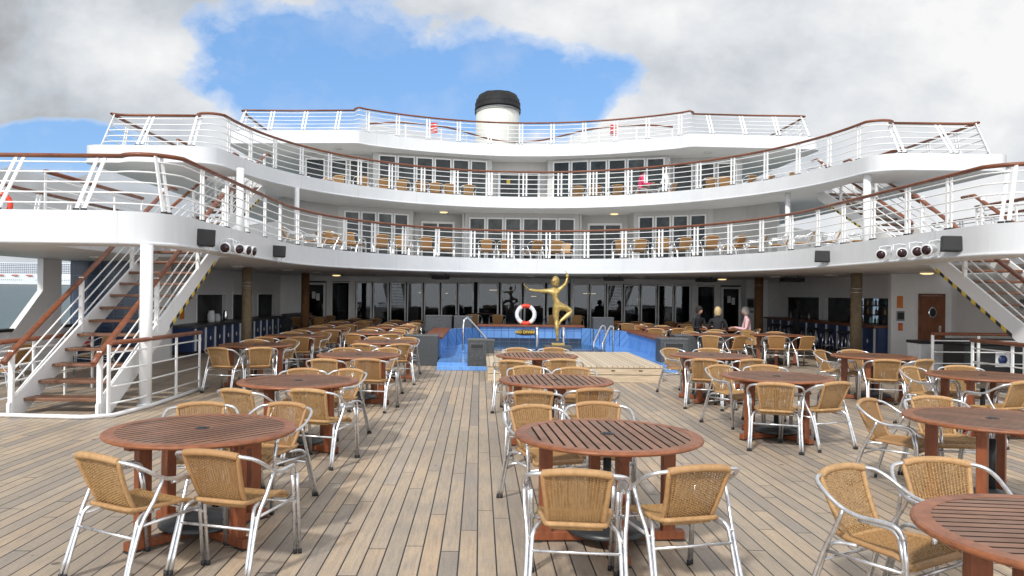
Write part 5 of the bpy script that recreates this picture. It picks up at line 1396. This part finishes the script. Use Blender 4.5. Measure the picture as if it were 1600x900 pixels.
# ------------------------------------------------------------------ light and sky
SUN_EL, SUN_AZ = 42, -150          # azimuth from +Y towards +X (degrees): behind the camera to the left
sd = bpy.data.lights.new('sun', 'SUN'); so = bpy.data.objects.new('sun', sd); COL.objects.link(so)
sd.energy = 3.3; sd.angle = math.radians(5); sd.color = (1, .96, .90)
az, el = math.radians(SUN_AZ), math.radians(SUN_EL)
S = Vector((math.sin(az) * math.cos(el), math.cos(az) * math.cos(el), math.sin(el)))
so.rotation_euler = S.to_track_quat('Z', 'Y').to_euler(); so.location = (0, -5, 30)
w = bpy.data.worlds.new('World'); sc.world = w; w.use_nodes = True; nt = w.node_tree; nt.nodes.clear()
class WT(NT):
    def __init__(s, t): s.t = t
s = WT(nt)
out = s.n('OutputWorld'); bg = s.n('Background'); bg.inputs[1].default_value = .12
sky = s.n('TexSky'); sky.sky_type = 'NISHITA'; sky.sun_disc = False; sky.sun_elevation = el; sky.sun_rotation = az; sky.air_density = 1.; sky.dust_density = .6; sky.ozone_density = 2.
v = s.n('TexCoord').outputs['Generated']; sp = s.n('SeparateXYZ'); s.l(v, sp.inputs[0])
x, y, z = sp.outputs
yy = s.math('MAXIMUM', s.math('ABSOLUTE', y), .12)
a = s.math('DIVIDE', x, yy); e = s.math('DIVIDE', z, yy)
cb = s.n('CombineXYZ'); s.l(a, cb.inputs[0]); s.l(s.math('MULTIPLY', e, 1.25), cb.inputs[1]); s.l(s.math('MULTIPLY', y, .7), cb.inputs[2])
n1 = s.noise(cb.outputs[0], 3.1, 9, .56); n2 = s.noise(cb.outputs[0], 7.5, 8, .6)
cb2 = s.n('CombineXYZ'); s.l(s.math('ADD', a, 3.7), cb2.inputs[0]); s.l(s.math('MULTIPLY', e, 1.6), cb2.inputs[1]); s.l(s.math('MULTIPLY', y, .7), cb2.inputs[2])
n3 = s.noise(cb2.outputs[0], 2.3, 7, .55)
def ell(ca, ce, ra, re):
    da = s.math('DIVIDE', s.math('SUBTRACT', a, ca), ra); de = s.math('DIVIDE', s.math('SUBTRACT', e, ce), re)
    return s.math('SQRT', s.math('ADD', s.math('MULTIPLY', da, da), s.math('MULTIPLY', de, de)))
d1 = ell(-.22, .29, .20, .10); d2 = ell(-.02, .265, .20, .085); d3 = ell(-.58, .19, .16, .035); d4 = ell(.10, .25, .08, .06)
d = s.math('MINIMUM', s.math('MINIMUM', d1, d2), s.math('MINIMUM', d3, d4))
wv = s.n('VectorMath', operation='SCALE'); s.l(cb.outputs[0], wv.inputs[0]); wv.inputs[3].default_value = 1.
nw = s.noise(cb.outputs[0], 4.6, 10, .55)
ad = s.n('VectorMath', operation='ADD'); s.l(cb.outputs[0], ad.inputs[0])
nwv = s.n('TexNoise'); nwv.inputs['Scale'].default_value = 9; nwv.inputs['Detail'].default_value = 6; s.l(cb.outputs[0], nwv.inputs['Vector'])
sc_ = s.n('VectorMath', operation='SCALE'); s.l(nwv.outputs['Color'], sc_.inputs[0]); sc_.inputs[3].default_value = .07; s.l(sc_.outputs[0], ad.inputs[1])
nf = s.noise(ad.outputs[0], 9, 9, .56)
dn = s.math('ADD', d, s.math('MULTIPLY', s.math('SUBTRACT', nw, .5), 1.5))
dn = s.math('ADD', dn, s.math('MULTIPLY', s.math('SUBTRACT', nf, .5), 1.1))
mask = s.ramp(dn, [(.74, 0.), (.92, .5), (1.2, 1.)])
# cloud brightness: grey on the left, bright towards the right and near edges
lr = s.ramp(s.math('MULTIPLY_ADD', a, .8, .5), [(.0, 0.), (.62, 1.)])
br = s.math('MULTIPLY_ADD', lr, .33, .37)
br = s.math('ADD', br, s.math('ADD', s.math('MULTIPLY', s.math('SUBTRACT', n3, .5), 1.0), s.math('ADD', s.math('MULTIPLY', s.math('SUBTRACT', nf, .5), .45), s.math('MULTIPLY', s.math('SUBTRACT', nw, .5), .55))))
edge = s.ramp(dn, [(.85, 1.), (1.35, 0.)])
br = s.math('MULTIPLY_ADD', edge, .22, br)
low = s.ramp(e, [(.0, 1.), (.2, 0.)])
br = s.math('MULTIPLY_ADD', low, .12, br)
cc = s.ramp(br, [(.1, (.30, .305, .31)), (.30, (.41, .42, .43)), (.45, (.56, .60, .65)), (.6, (.74, .77, .81)), (.8, (.96, .96, .96))])
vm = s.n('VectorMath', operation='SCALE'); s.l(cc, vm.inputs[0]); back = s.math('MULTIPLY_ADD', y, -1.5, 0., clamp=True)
low_fill = s.math('MULTIPLY', back, s.math('SUBTRACT', 1., s.math('MULTIPLY', z, 2.2), clamp=True))  # glow added to the unseen sky behind the camera, filling the overhang
s.l(s.math('ADD', s.math('MULTIPLY_ADD', back, 3.5, 8.2), s.math('MULTIPLY', low_fill, 20.)), vm.inputs[3])
skc = s.n('VectorMath', operation='MULTIPLY'); s.l(sky.outputs[0], skc.inputs[0]); skc.inputs[1].default_value = (1.25, 1.25, 1.3)
blue = s.mix(.55, skc.outputs[0], (1.8, 4.1, 8.1))
blue = s.mix(s.ramp(n2, [(.45, 0.), (.8, .5)]), blue, (5.5, 6.2, 7.4))
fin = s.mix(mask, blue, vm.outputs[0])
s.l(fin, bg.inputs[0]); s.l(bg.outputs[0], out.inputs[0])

sc.view_settings.view_transform = 'Standard'; sc.view_settings.look = 'None'; sc.view_settings.exposure = 0
sc.cycles.max_bounces = 8; sc.cycles.transparent_max_bounces = 12
print('objects', len(bpy.data.objects))
